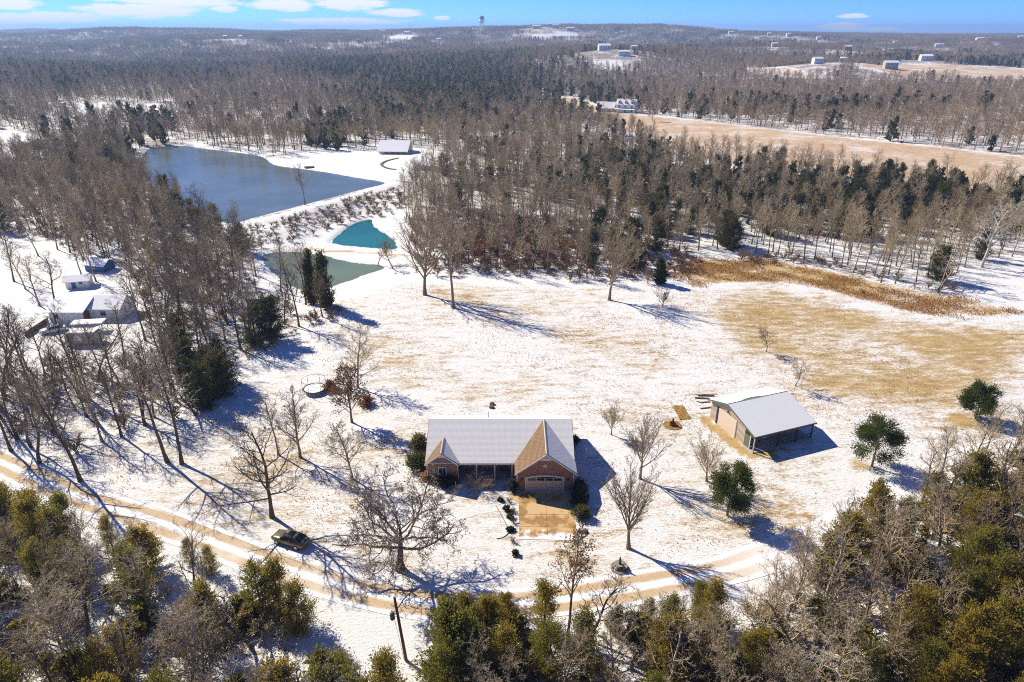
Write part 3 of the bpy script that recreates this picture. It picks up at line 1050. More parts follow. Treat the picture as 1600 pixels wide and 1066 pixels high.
def cedar_meshes(Ht, Rad, seed, sprays=130, per=44, tl=.42, tw=.075, form='cedar'):
    r = np.random.default_rng(seed)
    n = sprays
    if form == 'cedar':
        t = .04 + .96 * r.random(n) ** 1.15
        rad = Rad * np.clip(1.10 - t, 0.02, 1) ** .56 * (.45 + .85 * r.random(n)) * sm(-.02, .2, t)
        rise = (.10 + .10 * r.random(n)) * Ht
    elif form == 'pine':
        t = .26 + .72 * r.random(n)
        rad = Rad * np.sqrt(np.clip(1 - ((t - .52) / .5) ** 2, .03, 1)) * (.62 + .5 * r.random(n))
        rise = (.03 + .07 * r.random(n)) * Ht
    else:  # bush
        t = r.random(n) ** .8
        rad = Rad * np.sqrt(np.clip(1 - t ** 2, .02, 1)) * (.75 + .35 * r.random(n))
        rise = .05 * Ht
    az = r.random(n) * 2 * np.pi + t * 3
    end = np.stack([rad * np.cos(az), rad * np.sin(az), t * Ht], 1)
    st = np.stack([0 * az, 0 * az, np.maximum(t * Ht - rise, .05)], 1)
    if form == 'bush':
        st = np.zeros((n, 3)) + np.array([0, 0, .1])
    ax = end - st
    k = r.random((n, per))
    k = (.30 + .75 * k) if form != 'pine' else 1 - .42 * k ** 1.4
    p = st[:, None] + ax[:, None] * k[..., None]
    sp = (.045 * Ht * .55 if form == 'cedar' else Rad * (.15 if form == 'pine' else .13))
    p = p + r.normal(size=p.shape) * sp * np.array([1, 1, .9])
    ad = ax / (np.linalg.norm(ax, axis=1, keepdims=True) + 1e-9)
    d = ad[:, None] * .8 + r.normal(size=p.shape) * .5 + np.array([0, 0, .55 if form != 'pine' else .35])
    p, d = p.reshape(-1, 3), d.reshape(-1, 3)
    keep = p[:, 2] > .02
    p, d = p[keep], d[keep]
    L = tl * (.6 + .8 * r.random(len(p)))
    crown = tuft_mesh('crown', p, d, L, tw * (.7 + .6 * r.random(len(p))), seed)
    segs = [(0, 0, -.15, 0, 0, Ht * .5, Ht * .018 + .04, Ht * .010 + .02), (0, 0, Ht * .5, 0, 0, Ht * .93, Ht * .010 + .02, .02)]
    limb = [(*a, *(a + (b - a) * .8), .035, .012) for a, b in zip(st, end)][::2]
    return seg_mesh('trunk', [(np.array(segs), 7), (np.array(limb), 3)]), crown


def add_mat(me, m):
    me.materials.append(m)
    return me


BARE = {}
for style, hts in (('tall', (15, 16.5, 13.5, 15)), ('open', (15, 13, 11)), ('twist', (12, 14, 13)), ('vase', (12, 11))):
    BARE[style] = []
    for k, h in enumerate(hts):
        tr, cr, tips = bare_meshes(style, h, 100 + k * 7 + len(style), twig=.019)
        BARE[style].append((add_mat(tr, M['bark']), add_mat(cr, M['twig']), h))
BARE['mid'] = []
for k in range(4):
    tr, cr, tips = bare_meshes('mid', 14, 300 + k, twig=.026, spread=.85)
    BARE['mid'].append((add_mat(tr, M['bark']), add_mat(cr, M['twig']), 14))
CED = []
for k, (h, r_) in enumerate(((11, 2.7), (9.5, 2.5), (12, 2.6), (8, 2.6), (10, 3.1))):
    tr, cr = cedar_meshes(h, r_, 500 + k, 92, 84, .30, .048)
    CED.append((add_mat(tr, M['bark']), add_mat(cr, M['cedar']), h))
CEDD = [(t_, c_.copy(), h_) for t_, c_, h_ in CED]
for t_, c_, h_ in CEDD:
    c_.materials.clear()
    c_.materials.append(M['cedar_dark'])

for src_, dst_, mb_, mc_ in (('tall', 'tall_dark', 'bark_dark', 'twig_dark'), ('twist', 'twist_dark', 'bark_dark', 'twig_dark'), ('twist', 'twist_pale', 'bark_pale', 'twig_tan'), ('tall', 'tall_pale', 'bark_tan', 'twig_tan')):
    BARE[dst_] = []
    for t_, c_, h_ in BARE[src_]:
        t2, c2 = t_.copy(), c_.copy()
        for me_, m_ in ((t2, mb_), (c2, mc_)):
            me_.materials.clear()
            me_.materials.append(M[m_])
        BARE[dst_].append((t2, c2, h_))


def plant(name, label, cat, parts, loc, rz=0.0, sc=1.0, group=None, lean=(0, 0), scz=None):
    t = thing(name, label, cat, loc, rz, group)
    t.rotation_euler = (lean[0], lean[1], rz)
    t.scale = (sc, sc, scz or sc)
    for pn, me in parts:
        link_mesh(pn, me, None, t)
    return t


# ------------------------------------------------------------------ trees that stand on their own
def height_at(px, py, top_y):
    """height of something whose foot is at a pixel and whose top reaches pixel row top_y"""
    p = G(px, py)
    v = (top_y - 533) / F
    u = (p.y * S + v * p.y * C) / (C - v * S)
    return p, (H - u) - p.z


def solo(px, py, top, style, seed, label, name='bare_tree', cat='tree', tw=.019, spread=1.0, bark_m='bark', twig_m='twig', leaves=0.0, lean=(0, 0), group=None, hk=1.0):
    p, h = height_at(px, py, top)
    h *= hk
    tr, cr, tips = bare_meshes(style, h, seed, spread, tw, lean)
    parts = [('trunk', add_mat(tr, M[bark_m])), ('crown', add_mat(cr, M[twig_m]))]
    if leaves:
        r = np.random.default_rng(seed)
        T = np.array([tuple(t) for t in tips])
        T = T[(r.random(len(T)) < leaves * np.clip(1.5 - T[:, 2] / h * 1.3, .15, 1))]
        T = np.repeat(T, 3, 0) + r.normal(size=(len(T) * 3, 3)) * .18
        parts.append(('leaves', add_mat(tuft_mesh('leaves', T, r.normal(size=T.shape), .26, .07, seed), M['rust_leaf'])))
    return plant(name, label, cat, parts, p - Vector((0, 0, .03)), random.Random(seed).random() * 6)


solo(625, 889, 726, 'oak', 11, 'huge spreading bare oak in front of the brick house beside the lane', tw=.026, spread=1.7, bark_m='bark_dark', twig_m='twig_dark')
solo(425, 808, 634, 'open', 12, 'dark bare tree directly above the parked bronze car', spread=1.5, bark_m='bark_dark', twig_m='twig_dark')
solo(551, 748, 652, 'open', 13, 'small bare lawn tree just behind the huge spreading oak', spread=1.2)
solo(469, 715, 600, 'open', 14, 'bare round-crowned tree standing behind the tree above the bronze car')
solo(435, 711, 612, 'tall', 15, 'slender bare tree close to the left of the round-crowned lawn tree')
solo(550, 660, 562, 'open', 16, 'bare tree with rusty dry leaves left of the brick house', leaves=.5)
solo(559, 606, 508, 'open', 17, 'bare tree behind the rusty-leaved tree on the upper lawn', spread=1.1)
solo(262, 722, 540, 'tall', 18, 'left one of two tall bare trees standing close together above the lane', spread=1.2, bark_m='bark_dark', lean=(-.12, 0))
solo(284, 725, 548, 'tall', 19, 'right one of two tall bare trees standing close together above the lane', spread=1.2, bark_m='bark_dark', lean=(-.08, 0))
solo(126, 752, 575, 'tall', 20, 'tall bare tree with its foot nearest the lane on the left', spread=1.1, bark_m='bark_dark', lean=(-.1, 0))
solo(982, 857, 708, 'vase', 21, 'upright tan bare tree nearest to the fountain', twig_m='twig_tan', spread=.9)
solo(1000, 748, 640, 'vase', 22, 'upright bare tree between the brick house and the barn door', twig_m='twig_tan', tw=.017)
solo(955, 679, 626, 'vase', 23, 'small bare tree behind the right end of the brick house', tw=.016)
solo(1104, 752, 672, 'vase', 24, 'fan-shaped bare tree in front of the barn door', tw=.016, spread=1.1)
solo(1197, 549, 506, 'twist', 25, 'small round bare tree on the dry field behind the barn', tw=.03, spread=1.3)
solo(1243, 603, 555, 'twist', 26, 'leaning bare tree just behind the barn roof', tw=.028, spread=1.2, lean=(.25, .1))
solo(664, 461, 300, 'vase', 27, 'tall pale forked tree at the far lawn edge by the ponds', bark_m='bark_tan', twig_m='twig_tan', tw=.028, hk=.95)
solo(708, 481, 318, 'tall', 28, 'tall straight bare tree right of the pale forked one at the far lawn edge', bark_m='bark_tan', twig_m='twig_tan', tw=.028, spread=.9)
solo(952, 469, 344, 'vase', 29, 'broad tan bare tree at the far lawn edge in the middle', bark_m='bark_tan', twig_m='twig_tan', tw=.03, spread=1.2)
solo(1035, 478, 447, 'shrub', 30, 'lone bare shrub on the snow at the far edge of the lawn', name='bare_shrub', cat='shrub', tw=.03, twig_m='brush')
solo(1533, 418, 300, 'twist', 31, 'pale white-limbed sycamore at the far right edge of the wood', bark_m='bark_pale', twig_m='bark_pale', tw=.035, spread=1.4)
solo(1470, 452, 372, 'twist', 32, 'tan bare tree leaning over the dry grass ditch', bark_m='bark_tan', twig_m='twig_tan', tw=.03, lean=(.15, .0))
solo(887, 996, 850, 'tall', 33, 'slender tree with a few dry brown leaves rising above the cedars below the driveway', leaves=.4, spread=.8, twig_m='twig')
solo(921, 1000, 876, 'twist', 34, 'small forked bare tree right of the brown-leaved slender tree', spread=1.1)
solo(590, 417, 372, 'twist', 35, 'little bare sapling at the near corner of the greenish pond', tw=.028)
solo(614, 420, 360, 'twist', 36, 'thin bare tree on the bank right of the two small ponds', tw=.028)
solo(1012, 443, 411, 'shrub', 41, 'dull brown shrub at the wood edge right of the broad tan tree', name='bare_shrub', cat='shrub', tw=.04, twig_m='brush')

for px, py, top, rad, seed, label in ((1136, 806, 729, 3.0, 601, 'green pine in front of the barn nearest the lane'), (1362, 729, 657, 3.6, 602, 'round green pine right of the barn'),
                                      (1524, 655, 602, 3.0, 603, 'small green pine farthest to the right on the lawn')):
    p, h = height_at(px, py, top)
    tr, cr = cedar_meshes(h, rad * .80, seed, 44, 280, .34, .04, 'pine')
    plant('pine_tree', label, 'tree', [('trunk', add_mat(tr, M['bark'])), ('crown', add_mat(cr, M['pine']))], p)
for px, py, top, rad, seed, label in ((490, 476, 392, 1.7, 611, 'left one of two dark cedars at the greenish pond'), (510, 482, 391, 1.9, 612, 'right one of two dark cedars at the greenish pond'),
                                      (1030, 444, 408, 1.6, 613, 'small dark cone-shaped cedar at the wood edge beside the dry ditch')):
    p, h = height_at(px, py, top)
    tr, cr = cedar_meshes(h, rad, seed, 90, 40, .6, .11)
    plant('cedar_tree', label, 'tree', [('trunk', add_mat(tr, M['bark'])), ('crown', add_mat(cr, M['cedar_dark']))], p)

# ------------------------------------------------------------------ the woods
def jitter(x0, x1, y0, y1, s):
    nx_, ny_ = int((x1 - x0) / s) + 1, int((y1 - y0) / s) + 1
    x = x0 + (np.arange(nx_)[None] + .5 * (np.arange(ny_) % 2)[:, None] + .85 * (rng.random((ny_, nx_)) - .5)) * s
    y = y0 + (np.arange(ny_)[:, None] + .85 * (rng.random((ny_, nx_)) - .5)) * s
    return x.ravel(), y.ravel()


def in_poly(poly, x, y):
    return polysd(poly, x, y)


CEDAR_SPOTS = [  # px, py, sx, sy, share of cedars
    (720, 140, 110, 38, .85), (1010, 330, 55, 60, .62), (1130, 330, 90, 50, .5), (1400, 310, 180, 40, .62), (560, 110, 60, 18, .8), (230, 100, 110, 22, .65), (480, 100, 50, 15, .7), (870, 165, 80, 20, .6),
    (230, 205, 30, 20, .6), (520, 210, 40, 20, .55), (320, 330, 40, 40, .35), (320, 620, 26, 36, .55), (130, 240, 60, 30, .2), (1290, 175, 140, 8, .5), (1440, 92, 120, 5, .8), (1100, 70, 180, 10, .4), (790, 300, 70, 50, .26), (90, 130, 60, 15, .35),
    (960, 280, 80, 30, .45), (60, 105, 60, 14, .5), (1560, 100, 60, 5, .8), (640, 190, 60, 22, .45), (380, 500, 60, 40, .12)]


def cedar_share(x, y, z):
    px, py, _ = project(x, y, z)
    s = np.full(len(x), .025)
    for cx, cy, sx, sy, k in CEDAR_SPOTS:
        s = np.maximum(s, k * np.exp(-.5 * (((px - cx) / sx) ** 2 + ((py - cy) / sy) ** 2)))
    return s


LAWN_KEEP = [LAKE, POND_A, POND_B]
items = []   # x, y, z, kind(0 bare,1 cedar), height, zone
ZONES = {
    'W_LEFT': (W_LEFT, 5.0), 'W_FRONT_L': (W_FRONT_L, 4.1), 'W_FRONT_R': (W_FRONT_R, 4.0), 'W_MID': (W_MID, 5.2)}
for zn, (poly, sp) in ZONES.items():
    P_ = np.array(poly)
    x, y = jitter(max(P_[:, 0].min(), -260), min(P_[:, 0].max(), 330), max(P_[:, 1].min(), 27), P_[:, 1].max(), sp)
    ok = polysd(poly, x, y) < -.6
    for w_ in LAWN_KEEP:
        ok &= polysd(w_, x, y) > 2.5
    ok &= linedist(DAM, x, y) > 4
    x, y = x[ok], y[ok]
    z = zf(x, y)
    cs = cedar_share(x, y, z)
    if zn == 'W_FRONT_L':
        cs = np.maximum(cs, np.where(x < -18, .44, .35))
    if zn == 'W_FRONT_R':
        cs = np.maximum(cs, .42)
    k = (rng.random(len(x)) < cs).astype(int)
    hb = rng.uniform(.72, 1.08, len(x))
    if zn in ('W_FRONT_L', 'W_FRONT_R'):
        hb *= .80
    if zn == 'W_MID':
        hb *= .94
    pu, pv_, _ = project(x, y, z)
    if zn.startswith('W_FRONT'):      # open snow round the utility pole
        hb = np.where((pu > 430) & (pu < 690) & (pv_ < 1105), np.minimum(hb, .42), hb)
    # the slope below the ridge farmhouse is open
    items += [(x[i], y[i], z[i], k[i], hb[i], zn) for i in range(len(x)) if not (908 < pu[i] < 1010 and pv_[i] < 236)
              and not (zn == 'W_LEFT' and 375 < pu[i] < 530 and 425 < pv_[i] < 505 and hb[i] > .86)]
# loose trees in the neighbour's clearing, and a few along the lane edge of the left wood
for px, py in ((62, 478), (88, 475), (22, 440), (40, 452), (135, 415), (150, 440), (128, 432), (280, 430), (310, 436), (345, 425), (250, 455), (210, 470), (236, 500), (15, 600), (40, 640),
               (160, 690), (190, 682), (18, 705), (62, 724), (225, 660), (110, 395), (60, 400)):
    p = G(px, py)
    items.append((p.x, p.y, p.z, 0, random.uniform(.85, 1.1), 'W_LEFT'))
for px, py in ((440, 965), (412, 958), (468, 985), (330, 895), (300, 880), (15, 800), (60, 830), (110, 850), (180, 868), (230, 890), (350, 920)):
    p = G(px, py)
    items.append((p.x, p.y, p.z, 1, random.uniform(.62, .85), 'W_FRONT_L'))
for px, py in ((332, 606), (346, 618), (312, 628), (296, 606), (322, 640), (345, 596), (400, 538), (425, 528)):
    p = G(px, py)
    items.append((p.x, p.y, p.z, 1, random.uniform(.75, 1.0), 'W_LEFT'))
for px, py in ((690, 985), (730, 1005), (790, 975), (850, 985), (760, 1000), (1250, 880), (1320, 850), (1290, 890), (1360, 830), (1400, 850), (1450, 800), (1180, 930), (1090, 965), (1010, 975), (960, 990), (1040, 1000), (560, 1150), (520, 1140), (700, 1100), (720, 1060), (450, 1130)):
    p = G(px, py)
    items.append((p.x, p.y, p.z, 1, random.uniform(.6, .92), 'W_FRONT_R'))

for px, py in ((1470, 745), (1530, 735), (1560, 770), (1580, 715), (1440, 790), (1500, 780), (1595, 760), (1250, 870), (1200, 905), (1300, 850)):
    p = G(px, py)
    items.append((p.x, p.y, p.z, 0, random.uniform(.6, .95), 'W_FRONT_R' if px > 600 else 'W_FRONT_L'))

# all the woods beyond, out to the hills
FREE = [RIDGE, FARFIELD, FIELD3, FIELD4, LAKELAWN, POOL2, LEFTROAD, NEIGHBOR, SOUTHEAST, LAKE, POND_A, POND_B, W_LEFT, W_MID] + FARCLEAR
LAWN_ALL = poly_px([(-200, 640), (200, 690), (345, 600), (440, 540), (520, 490), (500, 470), (400, 420), (400, 380), (350, 352), (620, 290), (640, 400), (660, 430), (900, 442), (1000, 432), (1090, 396),
                    (1290, 410), (1400, 440), (1520, 405), (1700, 385), (2300, 500), (2300, 900), (-900, 900)])


def fill(y0, y1, s, margin=1.13):
    x, y = jitter(-y1 * .80, y1 * .80, y0 * .62, y1, s)
    d = np.hypot(x, y)
    ok = (d >= y0) & (d < y1) & (np.abs(x) < (y * .75 + 25) * margin)
    x, y = x[ok], y[ok]
    ok = np.ones(len(x), bool)
    for P_ in FREE + [LAWN_ALL]:
        q = np.array(P_)
        m = (x > q[:, 0].min() - 6) & (x < q[:, 0].max() + 6) & (y > q[:, 1].min() - 6) & (y < q[:, 1].max() + 6)
        if m.any():
            ok[m] &= polysd(P_, x[m], y[m]) > 2.0
    for p_ in FAR_AT:
        if p_.length > 300:
            # the cleared yard of each far building, longer on the side facing the valley
            un = np.array([p_.x, p_.y]) / math.hypot(p_.x, p_.y)
            al = (x - p_.x) * un[0] + (y - p_.y) * un[1]
            ac = -(x - p_.x) * un[1] + (y - p_.y) * un[0]
            rr = 20 + p_.length * .008
            ok &= ~((np.abs(ac) < rr) & (al < 14) & (al > -rr * 2.6))
    m = y < 520
    ok[m] &= linedist(DAM, x[m], y[m]) > 5
    return x[ok], y[ok]


x, y = fill(150, 430, 6.0)
z = zf(x, y)
cs = cedar_share(x, y, z)
kk = (rng.random(len(x)) < cs).astype(int)
hh = rng.uniform(.72, 1.1, len(x))
items += [(x[i], y[i], z[i], kk[i], hh[i], 'W_BACK') for i in range(len(x))]

xs = np.array([i[0] for i in items])
ys = np.array([i[1] for i in items])
zs = np.array([i[2] for i in items])
ks = np.array([i[3] for i in items])
hs = np.array([i[4] for i in items])
zn_ = np.array([i[5] for i in items])
px_, py_, zc_ = project(xs, ys, zs)
# how tall the near wood grows towards its edge along the lane
SKX, SKY = zip((-200, 730), (0, 752), (100, 768), (200, 815), (330, 850), (345, 905), (372, 868), (480, 880), (500, 965), (560, 1005), (640, 990), (690, 932), (800, 930), (850, 905), (900, 932), (960, 945), (1030, 930),
               (1100, 905), (1180, 900), (1260, 865), (1330, 790), (1360, 752), (1400, 780), (1450, 730), (1500, 695), (1600, 620), (1900, 560))
lim = np.interp(px_, SKX, SKY) - np.where(ks == 0, np.where(px_ > 1215, 62, 14), 0)
v_ = (lim - 533) / F
cap_ = (H - (ys * S + v_ * ys * C) / (C - v_ * S) - zs)
cap_ = np.where(ks == 0, cap_ / 14.5, cap_ / 10.6)
fr_ = np.char.startswith(zn_.astype(str), 'W_FRONT')
hs = np.where(fr_, np.minimum(hs, cap_), hs)
_, pyt, _ = project(xs, ys, zs + 12 * hs)
vis = (px_ > -25) & (px_ < 1625) & (pyt < 1060) & (py_ > 40) & (ys > 27)
size = np.where(vis & (hs > .3), hs / zc_, 0)
PLACES = {
    'W_LEFT': (((150, 480, 150), 'around the white neighbour house'), ((120, 690, 130), 'along the upper side of the lane on the left'), ((330, 600, 90), 'at the left edge of the lawn'),
               ((430, 480, 80), 'beside the greenish pond'), ((300, 370, 110), 'between the lake and the white neighbour house'), ((60, 320, 140), 'left of the lake')),
    'W_FRONT_L': (((60, 850, 160), 'below the lane at the left edge of the photo'), ((330, 950, 160), 'below the lane under the bronze car')),
    'W_FRONT_R': (((760, 1010, 170), 'below the lane under the driveway'), ((1100, 1000, 170), 'below the lane under the fountain'), ((1400, 900, 200), 'in the lower right corner beyond the lane')),
    'W_MID': (((740, 380, 130), 'behind the two tall trees at the far lawn edge'), ((980, 400, 110), 'behind the broad tan tree at the far lawn edge'), ((1250, 380, 150), 'above the dry grass ditch'),
              ((1520, 380, 130), 'beside the pale sycamore'), ((690, 290, 90), 'near the lake house'), ((950, 250, 150), 'below the ridge farmhouse'), ((1300, 280, 200), 'just below the ridge field')),
    'W_BACK': (((330, 215, 220), 'along the far shore of the lake'), ((700, 220, 150), 'behind the lake house'), ((1200, 220, 300), 'beyond the ridge field'), ((60, 230, 120), 'left of the lake'))}


def place(i):
    c = PLACES[items[i][5]]
    return min(c, key=lambda q: ((px_[i] - q[0][0]) ** 2 + (py_[i] - q[0][1]) ** 2) / q[0][2] ** 2)[1]


single = np.zeros(len(items), bool)
for kind, cap in ((0, 300 - 30), (1, 300 - 10)):
    order = np.argsort(-size * (ks == kind))
    order = order[:cap]
    single[order[size[order] > 0]] = True
    single &= (size > 0) & (hs > .3)

for i in np.nonzero(single)[0]:
    zname = items[i][5]
    loc = (xs[i], ys[i], zs[i] - .05)
    rz = rng.random() * 6.28
    if ks[i] == 0:
        pick = {'W_LEFT': ('tall_dark', 'tall_dark', 'twist_dark', 'tall'), 'W_FRONT_L': ('twist', 'twist_pale', 'tall', 'twist_dark', 'open'), 'W_FRONT_R': ('twist', 'twist_pale', 'open', 'tall', 'tall_pale')}.get(zname, ('tall', 'tall', 'twist', 'tall_pale'))
        fs = pick[rng.integers(len(pick))]
        fam = BARE[fs]
        tr, cr, h = fam[rng.integers(len(fam))]
        st_ = {'tall': 'straight', 'twist': 'crooked', 'open': 'round-crowned'}[fs.split('_')[0]]
        st_ = {'dark': 'dark ', 'pale': 'pale '}.get(fs.split('_')[-1], '') + st_
        lab = ('short ' if hs[i] < .82 else 'tall ' if hs[i] > .98 else '') + st_ + ' bare tree ' + place(i)
        plant('bare_tree', lab, 'tree', [('trunk', tr), ('crown', cr)], loc, rz, hs[i] * 14 / h * (.80 if zname == 'W_MID' else 1), 'bare woodland trees: ' + lab,
              (rng.normal() * .05, rng.normal() * .05), scz=hs[i] * 14 / h)
    else:
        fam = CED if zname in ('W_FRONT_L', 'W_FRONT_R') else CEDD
        tr, cr, h = fam[rng.integers(len(fam))]
        sc = hs[i] * 10.5 / h
        lab = ('small ' if hs[i] < .8 else 'tall ' if hs[i] > .98 else '') + 'bushy evergreen cedar ' + place(i)
        plant('cedar_tree', lab, 'tree', [('trunk', tr), ('crown', cr)], loc, rz, sc * rng.uniform(1.0, 1.3), 'woodland cedars: ' + lab, (rng.normal() * .03, rng.normal() * .03), scz=sc)


def proto(name, me):
    """a mesh object kept out of the scene; only the point instancers use it"""
    return bpy.data.objects.new(name, me)


def join_np(name, meshes, mats):
    """one mesh out of several mesh datablocks"""
    vs, ps, mi, o = [], [], [], 0
    quads, tris, qm, tm = [], [], [], []
    for k, me_ in enumerate(meshes):
        n = len(me_.vertices)
        v = np.empty(n * 3, np.float32)
        me_.vertices.foreach_get('co', v)
        vs.append(v.reshape(-1, 3))
        f = np.empty(len(me_.loops), np.int32)
        me_.loops.foreach_get('vertex_index', f)
        quads.append(f.reshape(-1, 4) + o)
        qm.append(np.full(len(f) // 4, k, np.int32))
        o += n
    me_ = np_mesh(name, np.concatenate(vs), np.concatenate(quads))
    for m in mats:
        me_.materials.append(m)
    me_.polygons.foreach_set('material_index', np.concatenate(qm))
    return me_


def scatter(name, x, y, z, variants, sc, rz, label_group=None, squash=None):
    """a wood too dense to count: one object, real trees instanced on its points"""
    me = bpy.data.meshes.new(name)
    me.vertices.add(len(x))
    me.vertices.foreach_set('co', np.stack([x, y, z], 1).astype(np.float32).ravel())
    for nm, arr, typ in (('sc', sc, 'FLOAT'), ('rz', rz, 'FLOAT'), ('vid', rng.integers(0, len(variants), len(x)), 'INT')):
        a = me.attributes.new(nm, typ, 'POINT')
        a.data.foreach_set('value', np.asarray(arr).astype(np.float32 if typ == 'FLOAT' else np.int32))
    ob = link_mesh(name, me)
    tag(ob, kind='stuff')
    ng = bpy.data.node_groups.new(name + '_points', 'GeometryNodeTree')
    ng.interface.new_socket('Geometry', in_out='INPUT', socket_type='NodeSocketGeometry')
    ng.interface.new_socket('Geometry', in_out='OUTPUT', socket_type='NodeSocketGeometry')
    gi, go = ng.nodes.new('NodeGroupInput'), ng.nodes.new('NodeGroupOutput')
    jn = ng.nodes.new('GeometryNodeJoinGeometry')

    def attr(nm, typ):
        a = ng.nodes.new('GeometryNodeInputNamedAttribute')
        a.data_type = typ
        a.inputs['Name'].default_value = nm
        return [s for s in a.outputs if s.enabled and s.name == 'Attribute'][0]
    s_, r_, v_ = attr('sc', 'FLOAT'), attr('rz', 'FLOAT'), attr('vid', 'INT')
    cb = ng.nodes.new('ShaderNodeCombineXYZ')
    ng.links.new(r_, cb.inputs[2])
    for k, p in enumerate(variants):
        oi = ng.nodes.new('GeometryNodeObjectInfo')
        oi.inputs['Object'].default_value = p
        oi.inputs['As Instance'].default_value = True
        cmp_ = ng.nodes.new('FunctionNodeCompare')
        cmp_.data_type, cmp_.operation = 'INT', 'EQUAL'
        ins = [s for s in cmp_.inputs if s.enabled]
        ng.links.new(v_, ins[0])
        ins[1].default_value = k
        ip = ng.nodes.new('GeometryNodeInstanceOnPoints')
        ng.links.new(gi.outputs[0], ip.inputs['Points'])
        ng.links.new(oi.outputs['Geometry'], ip.inputs['Instance'])
        ng.links.new(cmp_.outputs[0], ip.inputs['Selection'])
        ng.links.new(cb.outputs[0], ip.inputs['Rotation'])
        ng.links.new(s_, ip.inputs['Scale'])
        ng.links.new(ip.outputs[0], jn.inputs[0])
    ng.links.new(jn.outputs[0], go.inputs[0])
    md = ob.modifiers.new('points', 'NODES')
    md.node_group = ng
    return ob


P_MID = [proto('woodland_tree', join_np('woodland_tree', [t, c], [M['bark'], M['twig']])) for t, c, h in BARE['mid']]
CED_MID, CED_FAR, P_FAR = [], [], []
for k in range(3):
    tr, cr = cedar_meshes(10.5, 2.5, 700 + k, 46, 22, .85, .19)
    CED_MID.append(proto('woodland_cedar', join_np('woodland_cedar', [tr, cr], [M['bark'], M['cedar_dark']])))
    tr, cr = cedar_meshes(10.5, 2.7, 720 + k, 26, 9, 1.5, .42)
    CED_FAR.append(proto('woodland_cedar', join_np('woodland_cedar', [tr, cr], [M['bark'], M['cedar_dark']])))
far_src = []
for k in range(6):
    out, tips = grow(('far', 'farb')[k % 2], 13.5 - k * .5, 740 + k, (1, 1.35)[k % 2], twig=.065)
    tr, cr = seg_mesh('trunk', [(out[0], 4)]), seg_mesh('crown', [(o, 3) for o in out[1:]])
    far_src.append((tr, cr))
    P_FAR.append(proto('woodland_tree', join_np('woodland_tree', [tr, cr], [M['bark'], M['twig_far']])))

rest = ~single & (hs > .3) & ((px_ > -260) & (px_ < 1860))
m = rest & (ks == 0)
scatter('woodland', xs[m], ys[m], zs[m] - .05, P_MID, hs[m], rng.random(m.sum()) * 6.28)
m = rest & (ks == 1)
scatter('cedar_woodland', xs[m], ys[m], zs[m] - .05, CED_MID, hs[m] * 1.02, rng.random(m.sum()) * 6.28)

x, y = fill(430, 1500, 7.4)
z = zf(x, y)
k = rng.random(len(x)) < cedar_share(x, y, z)
# looser stands: thin the wood out with a slow wave so that glades show
thin = np.sin(x / 61 + 1) * np.sin(y / 83 + x / 200) + .6 * np.sin(x / 29 + y / 37)
keep = rng.random(len(x)) < np.clip(1.15 - .35 * (thin > .9), 0, 1)
hh = rng.uniform(.62, 1.2, len(x))
m = keep & ~k
scatter('woodland', x[m], y[m], z[m] - .2, P_FAR, hh[m], rng.random(m.sum()) * 6.28)
m = keep & k
scatter('cedar_woodland', x[m], y[m], z[m] - .2, CED_FAR, hh[m] * rng.uniform(.7, 1.15, m.sum()), rng.random(m.sum()) * 6.28)


def patch(seed, size, n, cedar):
    r = np.random.default_rng(seed)
    vs, qs, mi, o = [], [], [], 0
    src = [(join_np('p', [t, c], []), M) for t, c in far_src[:3]] if not cedar else [(p.data, M) for p in CED_FAR]
    for i in range(n):
        me_ = src[r.integers(len(src))][0]
        v = np.empty(len(me_.vertices) * 3, np.float32)
        me_.vertices.foreach_get('co', v)
        v = v.reshape(-1, 3) * r.uniform(.75, 1.15) * (1.0 if cedar else np.array([1.25, 1.25, 1.0]))
        a = r.random() * 6.28
        v = v @ np.array([[math.cos(a), -math.sin(a), 0], [math.sin(a), math.cos(a), 0], [0, 0, 1]])
        v = v + np.array([*(r.random(2) - .5) * size, 0])
        f = np.empty(len(me_.loops), np.int32)
        me_.loops.foreach_get('vertex_index', f)
        vs.append(v)
        qs.append(f.reshape(-1, 4) + o)
        o += len(v)
    me_ = np_mesh('woodland_patch', np.concatenate(vs), np.concatenate(qs))
    me_.materials.append(M['cedar_dark'] if cedar else M['twig_far'])
    return proto('woodland_patch', me_)


PATCH = [patch(800 + k, 62, 36, False) for k in range(3)]
PATCHC = [patch(820 + k, 44, 14, True) for k in range(2)]
x, y = fill(1500, 6500, 56)
z = zf(x, y)
k = rng.random(len(x)) < np.maximum(.05, cedar_share(x, y, z) * .85)
scatter('woodland', x, y, z - .8, PATCH, rng.uniform(.9, 1.15, len(x)), rng.random(len(x)) * 6.28)
scatter('cedar_woodland', x[k], y[k], z[k] - .8, PATCHC, rng.uniform(.9, 1.2, k.sum()), rng.random(k.sum()) * 6.28)

# undergrowth: brush on the dam, along the wood edges and in the near woods
BR = []
for k in range(3):
    out, tips = grow('shrub', 2.4, 900 + k, twig=.03)
    me_ = seg_mesh('brush', [(o, 3) for o in out])
    BR.append(proto('brush', add_mat(me_, M['brush'])))
BRR = [proto('brush', b.data.copy()) for b in BR]
for b in BRR:
    b.data.materials.clear()
    b.data.materials.append(M['brush_red'])


BRT = [proto('brush', b.data.copy()) for b in BR]
for b in BRT:
    b.data.materials.clear()
    b.data.materials.append(M['twig'])
CB = [proto('cedar_brush', add_mat(cedar_meshes(3.2, 1.9, 960 + k, 60, 40, .40, .075)[1], M['cedar'])) for k in range(3)]


